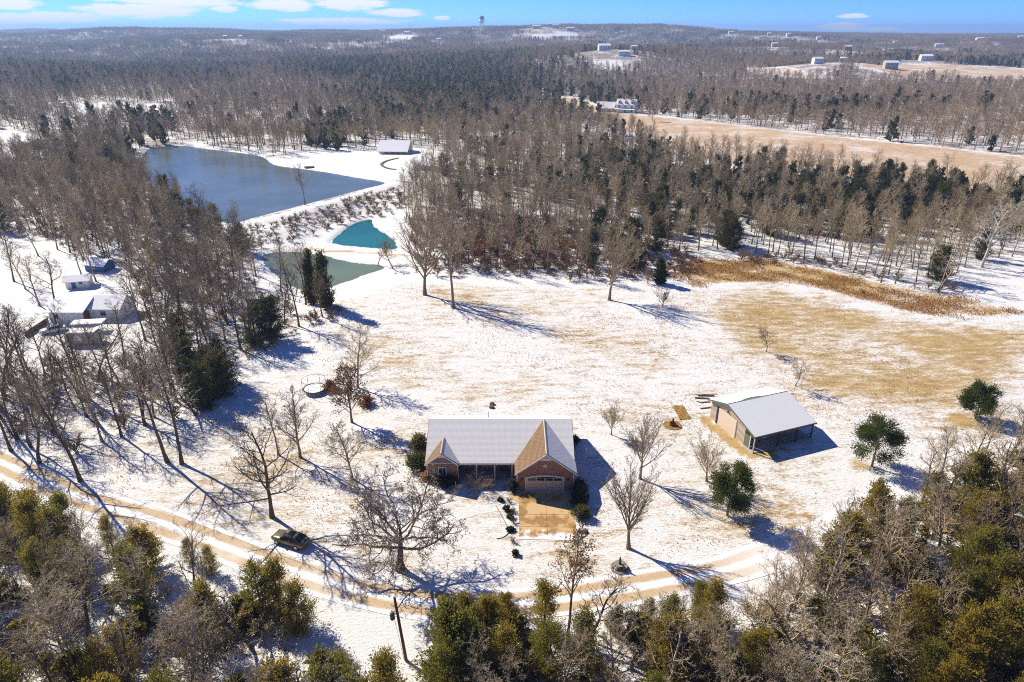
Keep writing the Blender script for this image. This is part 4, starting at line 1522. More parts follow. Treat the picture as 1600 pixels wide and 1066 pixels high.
def scatter_poly(name, poly, s, variants, lo, hi, cond=None, density=1.0):
    P_ = np.array(poly)
    x, y = jitter(P_[:, 0].min(), P_[:, 0].max(), P_[:, 1].min(), P_[:, 1].max(), s)
    ok = (polysd(poly, x, y) < 0) & (rng.random(len(x)) < density)
    for w_ in LAWN_KEEP:
        ok &= polysd(w_, x, y) > 1
    if cond is not None:
        ok &= cond(x, y)
    x, y = x[ok], y[ok]
    scatter(name, x, y, zf(x, y), variants, rng.uniform(lo, hi, len(x)), rng.random(len(x)) * 6.28)


DAMFACE = plane_pts([(352, 362), (440, 347), (560, 314), (620, 300), (640, 320), (600, 335), (560, 342), (520, 352), (470, 372), (420, 388), (370, 385)], -.5)
scatter_poly('brush', DAMFACE, 2.6, BR, .45, 1.15, lambda x, y: linedist(DAM, x, y) > 4.2, .75)
MIDEDGE = poly_px([(640, 345), (760, 330), (900, 345), (1010, 380), (1090, 392), (1060, 430), (1000, 440), (900, 442), (780, 430), (690, 434), (650, 425)])
scatter_poly('brush', MIDEDGE, 2.9, BR, .6, 1.4, None, .75)
scatter_poly('russet_brush', poly_px([(1040, 415), (1080, 404), (1105, 412), (1095, 434), (1060, 440), (1040, 436)]), 2.2, BRR, .4, .9)
scatter_poly('russet_brush', poly_px([(690, 372), (860, 360), (930, 395), (900, 425), (760, 420), (700, 410)]), 4.2, BRR, .9, 1.9)
scatter_poly('brush', W_LEFT, 3.4, BR, .5, 1.5, None, .6)
scatter_poly('tan_brush', W_FRONT_R, 2.4, BRT, .4, 1.5, None, .8)
scatter_poly('tan_brush', W_FRONT_L, 2.5, BRT, .4, 1.4, None, .7)
scatter_poly('cedar_brush', W_FRONT_R, 3.0, CB, .4, 1.0, None, .42)
scatter_poly('cedar_brush', W_FRONT_L, 3.2, CB, .4, 1.0, None, .34)
scatter_poly('brush', poly_px([(350, 560), (420, 540), (530, 480), (530, 500), (480, 508), (430, 542), (370, 572)]), 2.0, BR, .4, .9)
scatter_poly('brush', poly_px([(1120, 408), (1290, 420), (1420, 448), (1530, 470), (1510, 455), (1400, 436), (1290, 405), (1190, 396)]), 3.0, BR, .5, 1.2, None, .8)

# tall dry grass in the ditch
x, y = jitter(np.array(DITCH)[:, 0].min() - 4, np.array(DITCH)[:, 0].max() + 4, np.array(DITCH)[:, 1].min() - 4, np.array(DITCH)[:, 1].max() + 4, .27)
ok = polysd(DITCH, x, y) < rng.normal(-.6, 1.3, len(x)) + 1.6 * np.sin(x / 3.1 + y / 5)
cl_ = np.sin(x / 2.3) * np.sin(y / 1.7 + x / 5) + .8 * np.sin(x / 6.1 + 2) * np.sin(y / 4)
ok &= rng.random(len(x)) < np.clip(.55 + .6 * cl_, .05, 1)
x, y = x[ok], y[ok]
base = np.stack([x, y, zf(x, y) - .03], 1)
d_ = rng.normal(size=base.shape) * .45 + np.array([.25, -.1, 1])
tg = tuft_mesh('tall_grass', base, d_, rng.uniform(.25, .95, len(x)), .075, 5)
tag(link_mesh('tall_grass', tg, M['straw']), kind='stuff')
# dry tufts standing out of the thin snow
n_ = 30000
P_ = np.array(LAWN)
x, y = rng.uniform(-75, 75, n_ * 2), rng.uniform(55, 165, n_ * 2)
ok = (polysd(LAWN, x, y) < -1) & (polysd(LANE_BAND, x, y) > 0)
ok &= ~((x > -12.5) & (x < 9.5) & (y > 67) & (y < 92)) & ~((x > 31) & (x < 48) & (y > 84) & (y < 101))
cl_ = np.sin(x / 3.7 + y / 9) * np.sin(y / 2.9 - x / 11) + .8 * np.sin(x / 8.3 + 2) * np.sin(y / 6.1 + x / 13) + .5 * np.sin(x / 1.3) * np.sin(y / 1.1)
ok &= rng.random(len(x)) < np.clip(.16 + .42 * cl_, .02, .9)
x, y = x[ok], y[ok]
base = np.stack([x, y, zf(x, y) - .02], 1)
tg = tuft_mesh('dry_grass', base, rng.normal(size=base.shape) * .5 + np.array([.2, -.1, 1]), rng.uniform(.12, .38, len(x)), .05, 6)
tag(link_mesh('dry_grass', tg, M['straw']), kind='stuff')

# ------------------------------------------------------------------ the brick house
HX, HY = -1.7, 84.6
house = thing('brick_house', 'long red brick house with snowy roof and two front gables', 'house', (HX, HY, 0))


def hp(x, y, z):
    return (x - HX, y - HY, z)


RX0, RX1 = -11.95, 8.65          # roof ends
YE, YR, YB = 78.1, 84.5, 91.0    # front eave, ridge, rear eave
ZE, ZR = 2.95, 6.15
sl = (ZR - ZE) / (YR - YE)
GX0, GX1, GXC, GYF = .35, 8.72, 4.55, 75.45     # garage gable roof
WX0, WX1, WXC, WYF, WZ = -11.95, -7.3, -9.62, 77.7, 4.75
b = MB()
b.box(*[v for v in (-11.6 - HX, 8.2 - HX, 80.5 - HY, 90.4 - HY, -.2, 2.95)])
for x in (-11.6, 8.2):           # end gables under the main roof
    b.extrude([hp(x, 80.5, 2.9), hp(x, 90.4, 2.9), hp(x, YR, ZR - .35)], (.25 if x < 0 else -.25, 0, 0))
b.box(.76 - HX, 8.2 - HX - .004, 76.0 - HY, 80.5 - HY, -.2, 2.75)
b.extrude([hp(.76, 76.0, 2.7), hp(8.19, 76.0, 2.7), hp(8.19, 76.0, 3.0), hp(GXC, 76.0, ZR - .42), hp(.76, 76.0, 3.0)], (0, .25, 0))
b.box(-11.6 - HX + .004, -7.6 - HX, 78.3 - HY, 80.5 - HY, -.2, 2.7)
b.extrude([hp(-11.59, 78.3, 2.65), hp(-7.61, 78.3, 2.65), hp(-7.61, 78.3, 2.95), hp(WXC, 78.3, WZ - .42), hp(-11.59, 78.3, 2.95)], (0, .25, 0))
b.build('wall', M['brick'], house)


def roofpart(name, q, t, m, snow=None, off=.0):
    b = MB().slab([hp(*p) for p in q], t)
    o = b.build(name, m, house)
    if snow:
        n = (Vector(q[1]) - Vector(q[0])).cross(Vector(q[2]) - Vector(q[0])).normalized()
        if n.z < 0:
            n = -n
        c = sum((Vector(p) for p in q), Vector()) / len(q)
        qq = [tuple(Vector(p) + n * .05 + (c - Vector(p)).normalized() * off) for p in q]
        MB().slab([hp(*p) for p in qq], .045).build('snow_cover', snow, o)
    return o


jy = YE + (WZ - ZE) / sl     # where the wing ridge dies into the main roof
# front slope is cut where the gable roofs run into it
yv = YE
front = [(RX0, YE, ZE), (RX1, YE, ZE), (RX1, YR, ZR), (RX0, YR, ZR)]
roofpart('roof_slope', front, .2, M['shingle'], M['roof_snow'], .06)
roofpart('roof_slope', [(RX1, YR, ZR), (RX1, YB, ZE - .05), (RX0, YB, ZE - .05), (RX0, YR, ZR)], .2, M['shingle'], M['snow'], .06)
# garage gable: left slope bare, right slope under snow
gl = [(GX0, GYF, 3.0), (GXC, GYF, ZR - .02), (GXC, YR - .1, ZR - .02), (GX0, YE + .1, 3.0)]
gr = [(GXC, GYF, ZR - .02), (GX1, GYF, 3.0), (GX1, YE + .1, 3.0), (GXC, YR - .1, ZR - .02)]


def lift(q, d):
    return [(x, y, z + d) for x, y, z in q]


o_ = roofpart('roof_slope', lift(gl, .12), .2, M['shingle'])
o_['label'] = 'bare brown shingle slope of the garage gable'
roofpart('roof_slope', lift(gr, .12), .2, M['shingle'], M['roof_snow'], .08)
wl = [(WX0, WYF, ZE), (WXC, WYF, WZ), (WXC, jy + .1, WZ), (WX0, YE + .2, ZE)]
wr = [(WXC, WYF, WZ), (WX1, WYF, ZE), (WX1, YE + .2, ZE), (WXC, jy + .1, WZ)]
o_ = roofpart('roof_slope', lift(wl, .12), .2, M['shingle'])
o_['label'] = 'bare brown shingle slope of the small left gable'
roofpart('roof_slope', lift(wr, .12), .2, M['shingle'], M['roof_snow'], .08)
for a, c in (((GXC, GYF, ZR + .12), (GXC, YR - .2, ZR + .12)), ((WXC, WYF, WZ + .14), (WXC, jy, WZ + .14))):
    MB().tube(hp(*a), hp(*c), .09, n=6).build('ridge_cap', M['cream'], house)


def bar(p0, p1, w, h, name, m, parent=house):
    """plank between two points, w along y, h along z"""
    (x0, y0, z0), (x1, y1, z1) = hp(*p0), hp(*p1)
    MB().hexa([(x0, y0, z0 - h), (x1, y1, z1 - h), (x1, y1 + w, z1 - h), (x0, y0 + w, z0 - h), (x0, y0, z0), (x1, y1, z1), (x1, y1 + w, z1), (x0, y0 + w, z0)]).build(name, m, parent)


for p0, p1 in (((GX0, GYF - .06, 3.08), (GXC, GYF - .06, ZR + .08)), ((GXC, GYF - .06, ZR + .08), (GX1, GYF - .06, 3.08)),
               ((WX0, WYF - .06, ZE + .08), (WXC, WYF - .06, WZ + .08)), ((WXC, WYF - .06, WZ + .08), (WX1, WYF - .06, ZE + .08))):
    bar(p0, p1, .05, .22, 'bargeboard', M['trim'])
bar((WX1, YE - .06, ZE - .02), (GX0, YE - .06, ZE - .02), .05, .18, 'gutter', M['trim'])
for x, y in ((-7.45, 78.22), (-11.68, 78.22), (.68, 75.92), (8.27, 75.92)):
    MB().tube(hp(x, y, 0), hp(x, y, 2.8), .06, n=6).build('downspout', M['trim'], house)
for x in (-4.9, -2.4, .0):
    MB().box(x - .09 - HX, x + .09 - HX, 78.3 - HY, 78.48 - HY, 0, ZE - .1).build('porch_post', M['trim'], house)
MB().box(-7.6 - HX, .75 - HX, 78.15 - HY, 80.49 - HY, -.1, .14).build('porch_floor', M['grey_side'], house)
# gable vents in pale siding
for cx, yy, zt, w in ((GXC, 75.97, ZR - .42, 1.15), (WXC, 78.27, WZ - .38, .75)):
    v = MB().extrude([hp(cx - w, yy, zt - .78 * w), hp(cx + w, yy, zt - .78 * w), hp(cx, yy, zt)], (0, .05, 0)).build('gable_panel', M['cream'], house)
    MB().box(cx - w * .45 - HX, cx + w * .45 - HX, yy - .03 - HY, yy - HY - .002, zt - .70 * w, zt - .42 * w).build('louvre', M['white_paint'], v)
# star ornament
st = []
for i in range(10):
    r_ = .52 if i % 2 == 0 else .2
    a = math.pi / 2 + i * math.pi / 5
    st.append(hp(GXC - .15 + r_ * math.cos(a), 75.93, 4.05 + r_ * math.sin(a)))
MB().extrude(st, (0, .06, 0)).build('star_ornament', M['cream'], house)


def window(parent, cx, y, z0, w, h, mframe, shutters=None, nrm=-1):
    """window in a wall facing -y: frame proud of the wall, pane, mullion"""
    f = MB()
    t = .09
    for x0, x1, a, c in ((cx - w / 2, cx - w / 2 + t, z0, z0 + h), (cx + w / 2 - t, cx + w / 2, z0, z0 + h), (cx - w / 2 + t, cx + w / 2 - t, z0, z0 + t), (cx - w / 2 + t, cx + w / 2 - t, z0 + h - t, z0 + h)):
        f.box(x0, x1, y - .08, y - .002, a, c)
    f.box(cx - .03, cx + .03, y - .07, y - .004, z0 + t, z0 + h - t)
    fo = f.build('window', mframe, parent)
    MB().box(cx - w / 2 + t, cx + w / 2 - t, y - .03, y - .003, z0 + t, z0 + h - t).build('pane', M['glass'], fo)
    if shutters:
        for sx in (-1, 1):
            xa = cx + sx * (w / 2 + .21)
            MB().box(xa - .19, xa + .19, y - .05, y - .002, z0 - .03, z0 + h + .03).build('shutter', shutters, parent)
    return fo


window(house, WXC - HX, 78.3 - HY, .85, 1.15, 1.45, M['trim'], M['green_trim'])
for cx in (-6.1, -3.6):
    window(house, cx - HX, 80.5 - HY, .9, 1.3, 1.4, M['trim'], M['green_trim'])
d = MB().box(-1.75 - HX, -.75 - HX, 80.43 - HY, 80.497 - HY, .15, 2.25).build('front_door', M['wood'], house)
MB().tube(hp(-.87, 80.38, 1.1), hp(-.87, 80.45, 1.1), .05, n=8).build('handle', M['bronze'], d)
# garage door: four columns by three rows of panels, arched lights on top
gx0, gx1 = 1.98, 6.86
gd = MB().box(gx0 - HX, gx1 - HX, 75.96 - HY, 76.0 - HY - .002, .02, 2.1).build('garage_door', M['door_tan'], house)
pw = (gx1 - gx0 - .2) / 4
for i in range(4):
    xa = gx0 + .1 + i * pw
    for k in range(3):
        MB().box(xa + .09 - HX, xa + pw - .09 - HX, 75.925 - HY, 75.958 - HY, .12 + k * .53, .55 + k * .53).build('door_panel', M['door_tan'], gd)
    o_ = MB().box(xa + .08 - HX, xa + pw - .08 - HX, 75.93 - HY, 75.958 - HY, 1.70, 2.04).build('door_window', M['glass'], gd)
arch_o, arch_i = [], []
for i in range(13):
    t = i / 12
    x = gx0 - .16 + (gx1 - gx0 + .32) * t
    arch_o.append((x, 2.28 + .30 * math.sin(math.pi * t)))
    arch_i.append((gx0 - .02 + (gx1 - gx0 + .04) * t, 2.09 + .27 * math.sin(math.pi * t)))
poly = [hp(x, 75.9, z) for x, z in arch_i] + [hp(x, 75.9, z) for x, z in arch_o[::-1]]
b = MB()
for i in range(12):
    b.extrude([hp(arch_i[i][0], 75.9, arch_i[i][1]), hp(arch_i[i + 1][0], 75.9, arch_i[i + 1][1]), hp(arch_o[i + 1][0], 75.9, arch_o[i + 1][1]), hp(arch_o[i][0], 75.9, arch_o[i][1])], (0, .098, 0))
b.build('door_arch', M['trim'], house)
b = MB().extrude([hp(gx0 + .05, 75.94, 2.1)] + [hp(gx1 - .05, 75.94, 2.1)] + [hp(x, 75.94, z) for x, z in arch_i[::-1][1:-1]], (0, .05, 0))
b.build('arch_light', M['glass'], house)
for x in (gx0 - .12, gx1 + .12):
    MB().box(x - .1 - HX, x + .1 - HX, 75.92 - HY, 75.998 - HY, 0, 2.25).build('door_jamb', M['trim'], house)
for x in (1.3, 7.55):
    MB().box(x - .1 - HX, x + .1 - HX, 75.84 - HY, 75.998 - HY, 1.75, 2.1).build('wall_lamp', M['dark'], house)
MB().tube(hp(-3.5, 87.5, 4.4), hp(-3.5, 87.5, 5.6), .08, n=8).build('vent_pipe', M['grey_side'], house)

# driveway of stained slabs
drive = tag(bpy.data.objects.new('driveway', None), kind='structure')
COL.objects.link(drive)
P_ = [Vector(p) for p in plane_pts([(811, 843), (902, 845), (893, 769), (810, 769)])]
bl, brr, tr_, tl_ = P_
nrow, ncol = 4, 2
for i in range(ncol):
    for k in range(nrow):
        def at(u, v):
            a = bl.lerp(brr, u).lerp(tl_.lerp(tr_, u), v)
            return (a.x, a.y, .05)
        u0, u1, v0, v1 = i / ncol + .003, (i + 1) / ncol - .003, k / nrow + .003, (k + 1) / nrow - .003
        MB().slab([at(u0, v0), at(u1, v0), at(u1, v1), at(u0, v1)], .15).build('concrete_slab', M['concrete'], drive)
wing_ = plane_pts([(810.6, 788), (810.4, 771), (803, 771), (794, 774), (800, 780)])
MB().slab([(x, y, .05) for x, y in wing_], .15).build('concrete_slab', M['concrete'], drive)
walk = plane_pts([(803, 770.6), (800, 757), (788, 757), (785, 764), (793, 773)])
tag(MB().slab([(x, y, .055) for x, y in walk], .15).build('front_walk', M['grey_side']), kind='structure')

# ------------------------------------------------------------------ shrubs, beds and small things round the house
def bush(px, py, h, r_, seed, label, mat_, dens=1.0, name='shrub', group=None, snow=False):
    p = G(px, py)
    tr, cr = cedar_meshes(h, r_, seed, int(40 * dens), 34, .17 + .10 * r_, .05, 'bush')
    return plant(name, label, 'shrub', [('trunk', add_mat(tr, M['bark'])), ('crown', add_mat(cr, M[mat_]))], p, seed, 1, group)


bush(655, 703, 2.6, 1.5, 21, 'tall evergreen shrub at the left end of the brick house', 'boxwood', 2)
bush(652, 731, 2.1, 1.7, 22, 'broad evergreen shrub at the front left corner of the brick house', 'boxwood', 2)
bush(668, 748, .9, 1.1, 23, 'low yellowish shrub under the left front corner of the brick house', 'straw')
bush(688, 755, 1.0, 1.3, 24, 'dark shrub under the window of the small gable', 'shrub_dark')
bush(704, 757, .9, 1.1, 25, 'dark low shrub right of the small gable window', 'shrub_dark')
bush(802, 767, 1.8, .75, 26, 'dark upright shrub beside the front walk at the garage corner', 'shrub_dark', 1.4)
for k, (px, py) in enumerate(((904, 766), (905, 777), (906, 788))):
    bush(px, py, 1.5, 1.15, 30 + k, ('dark hedge shrub nearest to the garage wall', 'middle dark hedge shrub right of the driveway', 'dark hedge shrub next to the pale round one')[k], 'shrub_dark', 1.2, group='dark hedge right of the driveway')
bush(908, 808, 1.5, 1.2, 34, 'pale round green shrub at the right edge of the driveway', 'boxwood', 1.6)
random.seed(3)
BED = (('tiny snow-dusted shrub nearest to the front walk', 785, 781), ('twiggy second shrub down the bed left of the driveway', 796, 786), ('third little shrub down the bed, on its left side', 789, 797),
       ('twiggy brown shrub halfway down the bed left of the driveway', 801, 800), ('little shrub below halfway in the bed left of the driveway', 795, 812), ('twiggy little shrub low in the bed left of the driveway', 803, 817),
       ('lowest little shrub at the foot of the driveway bed', 800, 827), ('lone twiggy brown shrub on the snow left of the driveway end', 800, 848), ('small dead shrub below the driveway on the left', 802, 866))
LATER = []
for k, (lab, px, py) in enumerate(BED):
    if k % 2:
        LATER.append((px, py, .75 + .1 * (k % 3), 90 + k, lab))
    else:
        bush(px + (-3, 2, 3)[k % 3], py + (2, -3, 1)[k % 3], .34 + .14 * (k % 3), .34 + .14 * (k % 4 // 2), 40 + k, lab, ('shrub_dark', 'boxwood', 'shrub_dark')[k % 3], .7, group='little shrubs in the driveway bed')
bush(516, 609, 1.5, 1.5, 60, 'rusty brown bush beside the trampoline', 'rust_leaf', 1.2)
bush(574, 632, 1.3, 1.4, 61, 'rusty brown bush right of the rusty-leaved tree', 'rust_leaf')
bush(897, 694, 1.4, .9, 62, 'brown shrub behind the right end of the brick house', 'shrub_dark')


def bareshrub(px, py, h, seed, label, m='brush', spread=1.0):
    p = G(px, py)
    out, tips = grow('shrub', h, seed, spread, .014)
    return plant('bare_shrub', label, 'shrub', [('trunk', add_mat(seg_mesh('trunk', [(out[0], 6)]), M['bark'])), ('crown', add_mat(seg_mesh('crown', [(o, 4 if i == 0 else 3) for i, o in enumerate(out[1:])]), M[m]))], p)


for px, py, h, sd_, lab in LATER:
    bareshrub(px, py, h, sd_, lab)['group'] = 'little shrubs in the driveway bed'
bareshrub(748, 768, 3.2, 70, 'large twiggy brown bush in front of the porch', spread=1.3)
bareshrub(735, 762, 2.4, 71, 'smaller twiggy bush left of the large one before the porch')
bareshrub(763, 764, 2.2, 72, 'smaller twiggy bush right of the large one before the porch')
for k, (px, py, lab) in enumerate(((990, 700, 'twiggy bush left of the lawn track by the barn'), (1350, 460, 'twiggy bush in the dry ditch'))):
    bareshrub(px, py, 1.6, 75 + k, lab)

# walkway edging
edge = smooth_poly(plane_pts([(775, 790), (783, 805), (791, 820), (795, 832), (786, 840), (776, 842)]), closed=False, n=4)
b = MB()
for p, q in zip(edge[:-1], edge[1:]):
    b.tube((*p, .03), (*q, .03), .05, n=5)
tag(b.build('bed_edging', M['dark']), 'thin dark edging curving round the bed left of the driveway', 'edging')
edge = smooth_poly(plane_pts([(917, 828), (918, 834), (913, 839), (906, 843)]), closed=False, n=4)
b = MB()
for p, q in zip(edge[:-1], edge[1:]):
    b.tube((*p, .04), (*q, .04), .07, n=5)
tag(b.build('bed_edging', M['dark']), 'short dark curved edging by the lower right corner of the driveway', 'edging')
p = G(910, 831)
rock = MB().lathe([(.5, -.05), (.55, .15), (.42, .34), (.2, .44)], 9)
rock.v = [(x * 1.2 + random.uniform(-.06, .06), y * .8 + random.uniform(-.06, .06), z + random.uniform(-.04, .04)) for x, y, z in rock.v]
o_ = tag(rock.build('garden_rock', M['stone']), 'snow-dusted grey rock by the lower right corner of the driveway', 'rock')
o_.location = p
# white trellis panel by the right end of the house
p = G(923, 716)
tre = thing('trellis', 'white trellis panel standing on the shaded snow right of the brick house', 'trellis', p, R(8))
MB().box(-.75, -.68, -.03, .03, 0, 1.9).build('post', M['white_paint'], tre)
MB().box(.68, .75, -.03, .03, 0, 1.9).build('post', M['white_paint'], tre)
for k in range(6):
    MB().box(-.68, .68, -.02, .02, .25 + .3 * k, .31 + .3 * k).build('rail', M['white_paint'], tre)
# two dark bins behind the roof
for k, (px, py, lab) in enumerate(((769, 632, 'rear one of two small dark stumps on the lawn behind the roof'), (768, 637, 'front one of two small dark stumps on the lawn behind the roof'))):
    p = G(px, py)
    o_ = tag(MB().lathe([(.5, -.05), (.42, .1), (.38, .35), (.30, .38)], 10).build('tree_stump', M['wood']), lab, 'stump')
    o_.location = p
# fountain with a figure in its ring
p = G(968, 888)
fo = thing('garden_fountain', 'small stone garden fountain with a figure in a round stone ring', 'fountain', p)
nst = 18
stone_me = MB().box(-.15, .15, -.10, .10, 0, .18).mesh('ring_stone')
stone_me.materials.append(M['stone'])
for i in range(nst):
    a = 2 * math.pi * i / nst
    o_ = link_mesh('ring_stone', stone_me, None, fo)
    o_.location = (.95 * math.cos(a), .95 * math.sin(a), random.uniform(-.03, .02))
    o_.rotation_euler = (0, 0, a + math.pi / 2)
MB().lathe([(.5, 0), (.45, .12), (.2, .2), (.16, .5), (.5, .62), (.62, .74), (.55, .74), (.2, .66)], 14).build('basin', M['stone'], fo, True)
MB().lathe([(.16, .66), (.17, .8), (.13, 1.0), (.17, 1.22), (.12, 1.36), (.06, 1.42), (.10, 1.48), (.11, 1.56), (.06, 1.66)], 10).build('figure', M['bronze'], fo, True)
for k, (x, y) in enumerate(((-.55, .1), (.5, -.25), (-.4, -.3))):
    MB().lathe([(.2, 0), (.28, .25), (.15, .45), (.05, .5)], 7).build('rock', M['stone'], fo).location = (x, y, 0)

# trampoline on the upper lawn
p = G(492, 612)
tp = thing('trampoline', 'round trampoline with poles under snow on the upper left lawn', 'trampoline', p)
MB().ring(1.75, 1.95, .62, .72, 24).build('frame', M['dark'], tp)
MB().lathe([(1.74, .64), (1.74, .69), (.5, .66)], 24).build('bed', M['snow'], tp)
for i in range(6):
    a = 2 * math.pi * i / 6 + .3
    MB().tube((1.98 * math.cos(a), 1.98 * math.sin(a), 0), (1.98 * math.cos(a), 1.98 * math.sin(a), 2.4), .035, n=6).build('pole', M['dark'], tp)
MB().ring(1.96, 2.0, 2.36, 2.4, 24).build('top_ring', M['dark'], tp)

# ------------------------------------------------------------------ the barn
ang = math.atan2(3.9, 10.1)
barn = thing('metal_barn', 'tan metal barn with a snowy roof, an overhead door and an open lean-to porch', 'barn', (BARN_B[0], BARN_B[1], 0), ang)
BL, BW, YM, YRI = 10.9, 10.75, 2.35, 6.5
ZP, ZRI, ZRE = 2.85, 4.85, 3.35
zm = ZP + (ZRI - ZP) * YM / YRI
b = MB()
b.box(.15, BL - .15, YM, BW - .1, -.1, ZP + .2)
for x, ox in ((.15, .2), (BL - .15, -.2)):
    b.extrude([(x, YM, ZP + .1), (x, BW - .1, ZP + .1), (x, BW - .1, ZRE - .18), (x, YRI, ZRI - .2), (x, YM, zm - .2)], (ox, 0, 0))
b.build('wall', M['metal_wall'], barn)
MB().slab([(-.3, -.3, ZP), (BL + .3, -.3, ZP), (BL + .3, YRI, ZRI), (-.3, YRI, ZRI)], .14).build('roof_slope', M['green_trim'], barn)
MB().slab([(-.24, -.22, ZP + .05), (BL + .24, -.22, ZP + .05), (BL + .24, YRI - .12, ZRI + .02), (-.24, YRI - .12, ZRI + .02)], .04).build('snow_cover', M['barn_roof'], barn)
MB().slab([(BL + .3, YRI, ZRI), (BL + .3, BW + .25, ZRE), (-.3, BW + .25, ZRE), (-.3, YRI, ZRI)], .14).build('roof_slope', M['green_trim'], barn)
b = MB()
N_ = 14
for i in range(N_):        # melted ragged upper edge of the rear snow
    x0, x1 = -.22 + (BL + .44) * i / N_, -.22 + (BL + .44) * (i + 1) / N_
    y0a = YRI + .12 + (.75 * math.sin(math.pi * (i - 3) / 6) if 3 <= i <= 9 else 0)
    y0b = YRI + .12 + (.75 * math.sin(math.pi * (i + 1 - 3) / 6) if 2 <= i <= 8 else 0)

    def zr_(y):
        return ZRI + (ZRE - ZRI) * (y - YRI) / (BW + .25 - YRI) + .06
    b.slab([(x0, y0a, zr_(y0a)), (x1, y0b, zr_(y0b)), (x1, BW + .2, zr_(BW + .2)), (x0, BW + .2, zr_(BW + .2))][::-1], .04)
b.build('snow_cover', M['snow'], barn)
for x in (.0, BL * .40, BL * .72, BL - .1):
    MB().box(x - .08, x + .08, -.08, .08, 0, ZP - .1).build('porch_post', M['metal_wall'] if x < 1 else M['dark'], barn)
MB().box(-.2, BL + .1, -.2, YM - .005, -.1, .1).build('porch_floor', M['grey_side'], barn)
for k in range(2):
    MB().box(BL * .40 + .1, BL - .25, -.04, .02, .45 + .45 * k, .53 + .45 * k).build('porch_rail', M['dark'], barn)
# overhead door of five sections in the end wall
od = MB().box(.09, .148, YM + 1.95, YM + 6.35, .0, 2.95).build('overhead_door', M['door_pink'], barn)
for k in range(5):
    MB().box(.05, .088, YM + 2.02, YM + 6.28, .06 + .58 * k, .58 + .58 * k).build('door_panel', M['door_pink'], od)
MB().box(.02, .147, YM + 6.36, YM + 6.75, 0, 3.0).build('door_jamb', M['dark'], barn)
MB().box(-.1, .147, YM + 4.0, YM + 4.3, 3.35, 3.5).build('wall_lamp', M['dark'], barn)
gdr = MB().box(.05, .14, YM - 1.3, YM - .1, .1, 2.15).build('side_door', M['green_trim'], barn)
MB().box(.04, .14, YM - 1.42, YM - 1.3, .1, 2.3).build('door_post', M['trim'], barn)
window(barn, 2.1, YM, .9, 1.5, 1.2, M['trim'])
wd = MB().box(3.5, 4.45, YM - .05, YM - .003, .1, 2.15).build('porch_door', M['white_paint'], barn)
for y0, z0, y1, z1 in ((-.3, ZP - .02, YRI, ZRI - .02), (YRI, ZRI - .02, BW + .25, ZRE - .02)):
    MB().hexa([(-.36, y0, z0 - .2), (-.305, y0, z0 - .2), (-.305, y1, z1 - .2), (-.36, y1, z1 - .2), (-.36, y0, z0), (-.305, y0, z0), (-.305, y1, z1), (-.36, y1, z1)]).build('bargeboard', M['green_trim'], barn)
MB().box(-.3, BL + .3, -.37, -.305, ZP - .16, ZP - .01).build('gutter', M['dark'], barn)

# straw patch, fire pit and timber left of the barn
q = plane_pts([(1051, 634.5), (1067, 634), (1080, 655), (1062, 656)])
b = MB()
for i in range(6):
    for k in range(4):
        u0, u1, v0, v1 = i / 6, (i + 1) / 6, k / 4, (k + 1) / 4

        def at2(u, v):
            a = Vector(q[0]).lerp(Vector(q[1]), v).lerp(Vector(q[3]).lerp(Vector(q[2]), v), u)
            return (a.x, a.y, zat(a.x, a.y) + .10 + .05 * math.sin(u * 9 + v * 7))
        b.slab([at2(u0, v0), at2(u0, v1), at2(u1, v1), at2(u1, v0)], .22)
tag(b.build('straw_mat', M['hay']), 'rectangle of matted brown straw on the snow left of the barn', 'straw')
p = G(1051, 665)
fp = thing('fire_pit', 'rusty fire pit with a short chimney on a brown patch left of the barn', 'fire pit', p)
MB().lathe([(1.5, -.03), (1.45, .06), (.9, .09)], 16).build('ash_patch', M['hay'], fp)
MB().lathe([(.45, .05), (.5, .5), (.42, .5), (.38, .1)], 12).build('bowl', M['rust'], fp)
MB().tube((0, 0, .3), (0, 0, 1.25), .16, n=8).build('flue', M['rust'], fp)
LOGS = (('long thin pole lying in the timber by the barn, farthest back', 1098, 617, 5.0, .06, 3), ('dark timber at the back of the heap left of the barn', 1103, 619, 2.8, .14, -3), ('thick dark timber in the middle of the heap left of the barn', 1097, 623, 2.4, .13, -8),
        ('short timber low in the heap left of the barn', 1101, 629, 1.8, .09, 6), ('foremost thin timber of the heap left of the barn', 1104, 638, 2.2, .10, 12), ('broken branch on the left of the timber heap', 1093, 629, 1.0, .09, -35))
for lab, px, py, L_, r_, a in LOGS:
    p = G(px, py)
    dv = Vector((math.cos(R(a)), math.sin(R(a)), .02)) * L_ / 2
    o_ = tag(MB().tube(-dv, dv, r_, r_ * .8, 7).build('timber', M['wood']), lab, 'timber', 'timber heap left of the barn')
    o_.location = p + Vector((0, 0, r_))


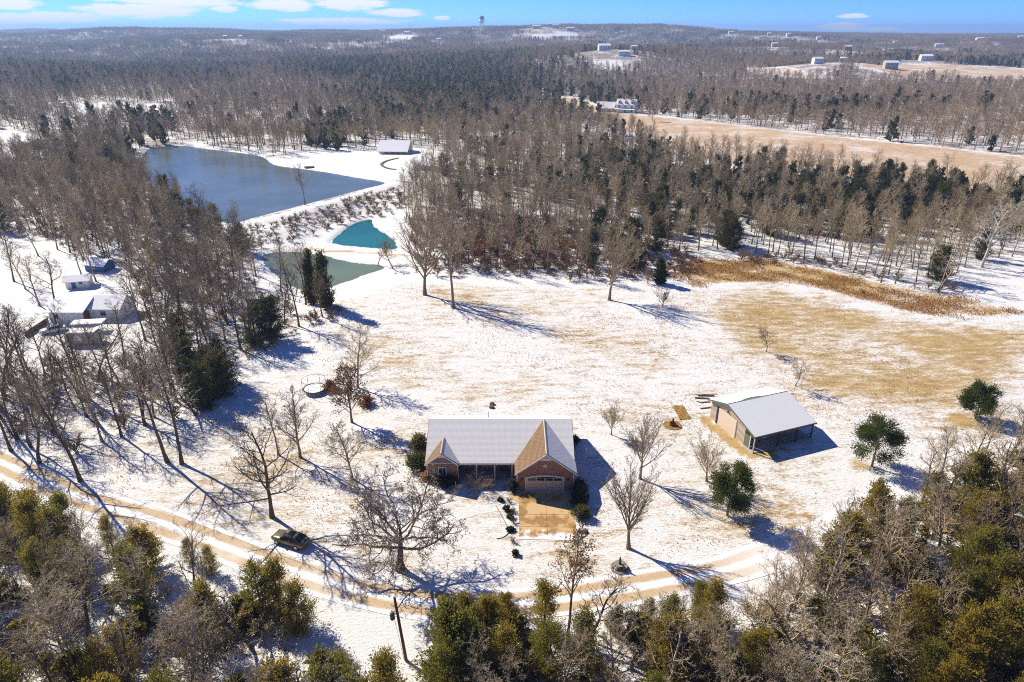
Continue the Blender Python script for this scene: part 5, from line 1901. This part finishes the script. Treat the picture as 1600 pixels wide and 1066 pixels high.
# ------------------------------------------------------------------ cars
def car(label, px, py, rz, paint):
    p = G(px, py)
    c = thing('parked_car', label, 'car', p + Vector((0, 0, .02)), rz)
    b = MB()
    stn = ((-2.36, .62, .38, .66), (-2.26, .80, .27, .78), (-1.9, .89, .21, .88), (-1.1, .92, .2, .98), (0, .93, .2, .99), (1.2, .93, .2, 1.0), (1.95, .89, .22, 1.0), (2.28, .82, .30, .94), (2.36, .68, .42, .82))
    for x, w, z0, z1 in stn:
        for y, z in ((-w * .8, z0), (-w, z0 + .2), (-w, z1 - .22), (-w * .9, z1 - .05), (-w * .6, z1), (w * .6, z1), (w * .9, z1 - .05), (w, z1 - .22), (w, z0 + .2), (w * .8, z0)):
            b.v.append((x, y, z))
    for i in range(len(stn) - 1):
        for k in range(10):
            l = (k + 1) % 10
            b.f.append((i * 10 + k, i * 10 + l, (i + 1) * 10 + l, (i + 1) * 10 + k))
    b.f.append(tuple(range(9, -1, -1)))
    b.f.append(tuple(range(len(b.v) - 10, len(b.v))))
    body = b.build('body', paint, c, True)
    g = MB()
    low = [(-1.05, -.82, .95), (1.95, -.78, .96), (1.95, .78, .96), (-1.05, .82, .95)]
    up = [(-.25, -.62, 1.44), (1.2, -.60, 1.43), (1.2, .60, 1.43), (-.25, .62, 1.44)]
    g.hexa(low + up).build('windows', M['glass'], c)
    MB().hexa([(-.28, -.64, 1.43), (1.22, -.62, 1.42), (1.22, .62, 1.42), (-.28, .64, 1.43), (-.2, -.55, 1.5), (1.12, -.53, 1.49), (1.12, .53, 1.49), (-.2, .55, 1.5)]).build('roof', paint, c)
    MB().box(-.1, .75, -.4, .4, 1.496, 1.51).build('sunroof', M['glass'], c)
    for y in (-1, 1):
        for (x0, y0, z0), (x1, y1, z1) in (((-1.07, .83, .95), (-.26, .635, 1.44)), ((1.96, .79, .96), (1.2, .615, 1.43)), ((.5, .83, .96), (.5, .635, 1.44))):
            MB().tube((x0, y * y0, z0), (x1, y * y1, z1), .045, n=5).build('pillar', paint, c)
        MB().box(-1.0, -.8, y * .93 - .1, y * .93 + .1, .98, 1.1).build('mirror', paint, c)
        MB().box(-2.31, -2.1, y * .62 - .16, y * .62 + .16, .62, .74).build('headlight', M['lamp_clear'], c)
        MB().box(2.2, 2.35, y * .62 - .14, y * .62 + .14, .72, .86).build('taillight', M['lamp_red'], c)
        for x in (-1.42, 1.42):
            w = MB().tube((x, y * .72, .33), (x, y * .945, .33), .33, n=16).build('wheel', M['rubber'], c)
            MB().tube((x, y * .94, .33), (x, y * .955, .33), .20, n=12).build('rim', M['chrome'], w)
    MB().box(-2.39, -2.33, -.26, .26, .42, .53).build('number_plate', M['white_paint'], c)
    return c


car('bronze car parked on the snow beside the lane', 455, 848, R(180 - 22) + math.pi, M['car_bronze'])
car('white car parked in front of the white neighbour house', 84, 519, R(28), M['car_white'])

# ------------------------------------------------------------------ utility poles and fences
p = G(635, 1032)
up_ = thing('utility_pole', 'leaning brown wooden utility pole with a grey transformer below the lane', 'pole', p)
MB().tube((0, 0, -.3), (-.62, .1, 8.2), .17, .12, 10).build('pole', M['pole_wood'], up_)
MB().tube((-.62, .1, 8.0), (-.45, .1, 8.75), .02, n=5).build('bracket', M['dark'], up_)
t_ = MB().lathe([(.22, 0), (.24, .06), (.24, .75), (.2, .82), (.08, .86)], 12).build('transformer', M['trans_grey'], up_)
t_.location = (-.95, -.05, 5.6)
MB().tube((0, 0, .86), (-.05, 0, 1.15), .04, n=6).build('bushing', M['white_paint'], t_)
MB().tube((-.72, .05, 6.1), (-.48, .1, 6.1), .04, n=5).build('mount', M['dark'], up_)
MB().tube((-.80, .0, 5.6), (-.2, -.1, .2), .018, n=4).build('ground_wire', M['dark'], up_)
ca, cb = Vector((up_.location.x - .62, up_.location.y + .1, 8.3)), Vector((-92.0, 88.0, 9.0))
wire = MB()
for i in range(24):
    t0, t1 = i / 24, (i + 1) / 24
    q0, q1 = ca.lerp(cb, t0) - ca - Vector((0, 0, 4 * 1.3 * t0 * (1 - t0))), ca.lerp(cb, t1) - ca - Vector((0, 0, 4 * 1.3 * t1 * (1 - t1)))
    wire.tube(q0, q1, .016, n=4)
o_ = tag(wire.build('power_line', M['dark']), 'thin power line running from the wooden pole to the left above the cedars', 'wire')
o_.location = ca
p, h = height_at(1466, 455, 391)
up2 = thing('utility_pole', 'thin bare wooden pole at the wood edge above the dry ditch', 'pole', p)
MB().tube((0, 0, -.3), (.9, 0, h), .14, .10, 8).build('pole', M['bark_pale'], up2)
MB().box(.9 - .5, .9 + .5, -.05, .05, h - .5, h - .38).build('crossarm', M['pole_wood'], up2)


def picket(label, a, c, h=1.2, n=16):
    A, B_ = G(*a), G(*c)
    f = thing('picket_fence', label, 'fence', A, math.atan2((B_ - A).y, (B_ - A).x))
    L_ = (B_ - A).length
    for z in (.35, h - .25):
        MB().box(0, L_, -.03, .03, z, z + .1).build('rail', M['white_paint'], f)
    pm = MB().box(-.16, .16, -.05, .05, 0, h).mesh('picket')
    pm.materials.append(M['white_paint'])
    for i in range(n):
        link_mesh('picket', pm, None, f).location = (L_ * i / (n - 1), -.07, 0)
    return f


picket('white picket fence left of the lake house', (545, 236), (588, 233), 1.5, 18)


# ------------------------------------------------------------------ other houses
def gable_house(name, label, cat, px, py, L_, W_, h, rise, rz, mwall, mroof, wins=(), ends=(), door=None, chimney=False, posts=0, at=None):
    """rectangular house, ridge along local x; front wall faces local -y"""
    p = at if at is not None else G(px, py)
    o = thing(name, label, cat, p, rz)
    b = MB().box(0, L_, 0, W_, -.6, h)
    for x, ox in ((0, .2), (L_, -.2)):
        b.extrude([(x, .001, h - .01), (x, W_ - .001, h - .01), (x, W_ / 2, h + rise - .12)], (ox, 0, 0))
    b.build('wall', mwall, o)
    e = .5
    k = rise / (W_ / 2)
    y0 = -e - (2.2 if posts else 0)
    MB().slab([(-e, y0, h + k * y0 + .1), (L_ + e, y0, h + k * y0 + .1), (L_ + e, W_ / 2, h + rise + .1), (-e, W_ / 2, h + rise + .1)], .16).build('roof_slope', mroof, o)
    MB().slab([(L_ + e, W_ / 2, h + rise + .1), (L_ + e, W_ + e, h - k * e + .1), (-e, W_ + e, h - k * e + .1), (-e, W_ / 2, h + rise + .1)], .16).build('roof_slope', mroof, o)
    for cx, z0, w, hh_ in wins:
        window(o, cx, 0, z0, w, hh_, M['trim'])
    for side, cy, z0, w, hh_ in ends:
        xx = -.06 if side < 0 else L_ + .003
        f = MB().box(xx, xx + .057, cy - w / 2, cy + w / 2, z0, z0 + hh_).build('window', M['trim'], o)
        xx = -.075 if side < 0 else L_ + .061
        MB().box(xx, xx + .013, cy - w / 2 + .12, cy + w / 2 - .12, z0 + .12, z0 + hh_ - .12).build('pane', M['glass'], f)
    if door:
        MB().box(door[0] - .5, door[0] + .5, -.06, -.003, 0, 2.1).build('door', door[1], o)
    if chimney:
        MB().box(L_ * .3, L_ * .3 + .8, W_ * .5 - .4, W_ * .5 + .4, h, h + rise + 1.1).build('chimney', M['red_brown'], o)
    for i in range(posts):
        x = .1 + (L_ - .2) * i / (posts - 1)
        MB().box(x - .1, x + .1, y0 + .25, y0 + .45, -.4, h + k * y0).build('porch_post', M['white_paint'], o)
    return o


A_ = G(80, 505)
nb = gable_house('white_house', 'white neighbour house with a snowy roof among the trees on the left', 'house', 0, 0, 7.2, 8.5, 2.7, 1.5, R(0), M['white_paint'], M['snow'],
                 wins=((1.5, .9, 1.1, 1.1),), at=A_)
# right wing of the same house, its gable end with two windows facing right
w_ = MB().box(7.6, 14.2, 1.8, 8.0, -.5, 2.7)
w_.extrude([(14.2, 1.81, 2.69), (14.2, 7.99, 2.69), (14.2, 4.9, 4.4)], (-.2, 0, 0))
w_.build('wing_wall', M['white_paint'], nb)
MB().slab([(7.3, 1.3, 2.6), (14.6, 1.3, 2.6), (14.6, 4.9, 4.5), (7.3, 4.9, 4.5)], .15).build('roof_slope', M['snow'], nb)
MB().slab([(14.6, 4.9, 4.5), (14.6, 8.5, 2.6), (7.3, 8.5, 2.6), (7.3, 4.9, 4.5)], .15).build('roof_slope', M['snow'], nb)
for y in (3.8, 5.9):
    f = MB().box(14.203, 14.26, y - .5, y + .5, .9, 2.3).build('window', M['trim'], nb)
    MB().box(14.261, 14.275, y - .38, y + .38, 1.0, 2.2).build('pane', M['glass'], f)
window(nb, 10.5, 1.8, .9, 1.3, 1.2, M['trim'])
MB().box(7.3, 7.59, .2, 6, -.4, 2.5).build('chimney', M['red_brown'], nb)
p = G(112, 522)
cp = thing('carport', 'flat snow-topped carport in front of the white neighbour house', 'carport', p, R(8))
MB().box(0, 6.2, 0, 2.6, 1.9, 2.1).build('roof', M['snow'], cp)
for x in (.1, 6.1):
    for y in (.1, 2.5):
        MB().box(x - .06, x + .06, y - .06, y + .06, 0, 1.9).build('post', M['dark'], cp)
p = G(104, 541)
rv = thing('camper', 'old grey camper trailer with snow on it in front of the white neighbour house', 'camper', p, R(4))
prof = [(0, .5), (0, 2.0), (.3, 2.5), (1.0, 2.7), (5.6, 2.7), (6.2, 2.4), (6.4, 1.6), (6.3, .5)]
MB().extrude([(x, 0, z) for x, z in prof], (0, 2.4, 0)).build('body', M['grey_side'], rv)
MB().box(.6, 5.8, .1, 2.3, 2.702, 2.78).build('snow_cover', M['snow'], rv)
for cx in (1.5, 4.6):
    f = MB().box(cx - .5, cx + .5, -.04, -.002, 1.4, 2.0).build('window', M['trim'], rv)
    MB().box(cx - .42, cx + .42, -.05, -.041, 1.48, 1.92).build('pane', M['glass'], f)
MB().box(2.6, 3.3, -.04, -.002, .6, 2.2).build('door', M['white_paint'], rv)
for y in (.2, 2.2):
    MB().tube((3.6, y - .1, .35), (3.6, y + .1, .35), .35, n=12).build('wheel', M['rubber'], rv)
MB().tube((6.3, 1.2, .55), (7.4, 1.2, .5), .05, n=5).build('hitch', M['dark'], rv)
sh = gable_house('garden_shed', 'small white shed with a bright blue door left of the wood', 'shed', 104, 452, 5.0, 3.4, 2.0, .8, R(14), M['white_paint'], M['snow'], door=None)
MB().box(1.3, 2.2, -.05, -.003, 0, 1.8).build('door', M['blue_door_and_shade'], sh)
f = MB().box(3.0, 3.7, -.04, -.003, 1.0, 1.5).build('window', M['red_brown'], sh)
gable_house('garden_shed', 'snow-roofed shed with blue shade painted on its walls, half hidden in the trees behind the blue-doored shed', 'shed', 134, 424, 5.5, 4, 2.0, .9, R(-10), M['blue_door_and_shade'], M['snow'], wins=((2.5, .8, .9, .8),))  # blue shadow is put into the wall colour here
p0, p1 = G(41, 527), G(76, 504)
rw = thing('retaining_wall', 'dark retaining wall running up to the left corner of the white neighbour house', 'wall', p0, math.atan2((p1 - p0).y, (p1 - p0).x))
tie = MB().box(0, (p1 - p0).length, -.12, .12, 0, .23).mesh('tie')
tie.materials.append(M['wood'])
for k in range(5):
    link_mesh('tie', tie, None, rw).location = (0, (k % 2) * .03, -.05 + .24 * k)

lh = gable_house('lake_house', 'pale lake house with a white roof and front posts across the lake', 'house', 592, 240, 15.0, 12, 2.7, 3.0, R(-4), M['cream'], M['snow'],
                 wins=((2.4, .8, 1.6, 1.4), (5.6, .8, 1.6, 1.4), (12.2, .8, 1.6, 1.4)), ends=((1, 4, .9, 1.3, 1.2), (1, 8, .9, 1.3, 1.2)), door=(9.0, M['wood']), posts=6)
gable_house('garage_building', 'low building with a white roof right of the lake house', 'garage', 655, 266, 13, 8, 2.4, 1.5, R(-18), M['grey_side'], M['snow'], wins=((4, .8, 1.4, 1.0), (8, .8, 1.4, 1.0)))
p = G(483, 262)
bt = thing('rowing_boat', 'upturned dark rowing boat on the snowy shore of the lake', 'boat', p, R(10))
b = MB()
for x, w, hh_ in ((-2.2, .1, .35), (-1.4, .55, .5), (0, .75, .55), (1.4, .65, .52), (2.2, .5, .48)):
    for y, z in ((-w, 0), (-w * .8, hh_ * .6), (0, hh_), (w * .8, hh_ * .6), (w, 0)):
        b.v.append((x, y, z))
for i in range(4):
    for k in range(4):
        b.f.append((i * 5 + k, i * 5 + k + 1, i * 5 + k + 6, i * 5 + k + 5))
b.f += [(0, 1, 2, 3, 4), (24, 23, 22, 21, 20)]
b.build('hull', M['red_brown'], bt)
MB().box(-2.1, 2.2, -.03, .03, .50, .60).build('keel', M['dark'], bt)

# the white farmhouse on the ridge
fp_ = G(962, 176)
fh = gable_house('farmhouse', 'white two-storey farmhouse with a porch and snowy roof on the ridge', 'house', 0, 0, 15, 10, 6.4, 3.6, R(-22), M['white_paint'], M['roof_snow'],
                 wins=((2.4, 3.9, 1.3, 1.8), (7.5, 3.9, 1.3, 1.8), (12.6, 3.9, 1.3, 1.8), (2.4, .7, 1.3, 1.8), (12.6, .7, 1.3, 1.8)), ends=((-1, 3, 3.9, 1.2, 1.6), (-1, 7, 3.9, 1.2, 1.6)), door=(7.5, M['wood']), chimney=True, at=fp_)
for cx in (2.4, 7.5, 12.6):
    dm = MB().box(cx - .9, cx + .9, .6, 3.4, 6.9, 8.6)
    dm.extrude([(cx - .9, .6, 8.59), (cx + .9, .6, 8.59), (cx, .6, 9.4)], (0, 2.8, 0))
    dmo = dm.build('dormer', M['white_paint'], fh)
    MB().box(cx - .5, cx + .5, .54, .598, 7.2, 8.3).build('pane', M['glass'], dmo)
MB().slab([(-.5, -3.0, 2.9), (15.5, -3.0, 2.9), (15.5, -.004, 3.5), (-.5, -.004, 3.5)], .15).build('porch_roof', M['snow'], fh)
for i in range(6):
    MB().box(-.3 + 3.1 * i - .1, -.3 + 3.1 * i + .1, -2.8, -2.6, -.5, 2.8).build('porch_post', M['white_paint'], fh)
fw_dir = Matrix.Rotation(R(-22), 3, 'Z')
gable_house('garage_building', 'lower snowy-roofed wing standing left of the white farmhouse', 'garage', 0, 0, 12, 10, 3.0, 4.2, R(-22), M['cream'], M['roof_snow'], wins=((3, .8, 1.3, 1.3), (8.5, .8, 1.3, 1.3)),
            at=fp_ + fw_dir @ Vector((-14.5, 2.5, 0)))
p, h = height_at(1019, 190, 160)
tr, cr, tips = bare_meshes('open', h, 950, .9, .07)
plant('bare_tree', 'lone bare tree on the ridge field right of the white farmhouse', 'tree', [('trunk', add_mat(tr, M['bark_tan'])), ('crown', add_mat(cr, M['twig_tan']))], p)

# buildings scattered over the far woods
for (px, py, L_, W_, h, rz, mw, mr, lab, cat), p in zip(FARB, FAR_AT):
    L_, W_ = L_ * .85, W_ * .85
    p = Vector((p.x, p.y, zat(p.x, p.y)))
    big = L_ > 11
    # the far ones stand on high basements, on knolls above the crowns
    dist = p.length
    zz = 3.0 if dist > 900 else 0
    o_ = gable_house(cat.replace(' ', '_'), lab, cat, 0, 0, L_, W_, h + zz, W_ * .22, rz, M[mw], M[mr], wins=tuple((L_ * f_, zz + h * .3, 1.6, h * .4) for f_ in ((.2, .5, .8) if big else (.3, .7))), at=p)

# water tower
p, h = height_at(753, 53, 24)
p2 = p
wt = thing('water_tower', 'white water tower with a green top on the skyline', 'water tower', p2)
Ht = 46.0
k_ = max(1.0, h / Ht)
wt.scale = (k_, k_, k_)
for i in range(6):
    a = 2 * math.pi * i / 6
    MB().tube((8.0 * math.cos(a), 8.0 * math.sin(a), -4), (6.0 * math.cos(a), 6.0 * math.sin(a), 29), .55, n=6).build('leg', M['tank_white'], wt)
MB().tube((0, 0, -4), (0, 0, 27), 1.2, n=10).build('riser', M['tank_white'], wt)
MB().lathe([(1.4, 25), (5.4, 28), (7.2, 31), (7.4, 37)], 20).build('tank', M['tank_white'], wt, True)
MB().lathe([(7.4, 37.0), (7.4, 39.5), (6.2, 42.5), (3.0, 44.6), (.4, 45.4)], 20).build('tank_roof', M['tank_green'], wt, True)
MB().ring(7.5, 8.3, 30.8, 31.1, 20).build('walkway', M['tank_white'], wt)
p = G(640, 50)
rm = thing('radio_mast', 'thin radio mast on the skyline left of the water tower', 'mast', p)
MB().tube((0, 0, 0), (0, 0, 55), .7, .25, 6).build('mast', M['grey_side'], rm)
MB().box(-2, 2, -.2, .2, 44, 44.5).build('antenna', M['grey_side'], rm)

# garden path of the lake house
ribbon('garden_path', smooth_poly(plane_pts([(622, 246), (604, 251), (596, 258), (606, 264), (621, 266)], .3), closed=False, n=4), 1.3, M['wood'], .25, 2)

# ------------------------------------------------------------------ air
hz = MB().box(-9650, 9650, -450, 10700, float(GZ.min()) - 1.0, 118)
hm = bpy.data.materials.new('thin_haze')
hm.use_nodes = True
Nn = Nodes(hm.node_tree)
pv_ = Nn.n('ShaderNodeVolumePrincipled', {'Color': (.42, .64, 1.0, 1), 'Density': .00017, 'Anisotropy': .2})
Nn.link(pv_.outputs[0], Nn.n('ShaderNodeOutputMaterial').inputs['Volume'])
HAZE = True
if HAZE:
    tag(hz.build('haze', hm), kind='stuff')
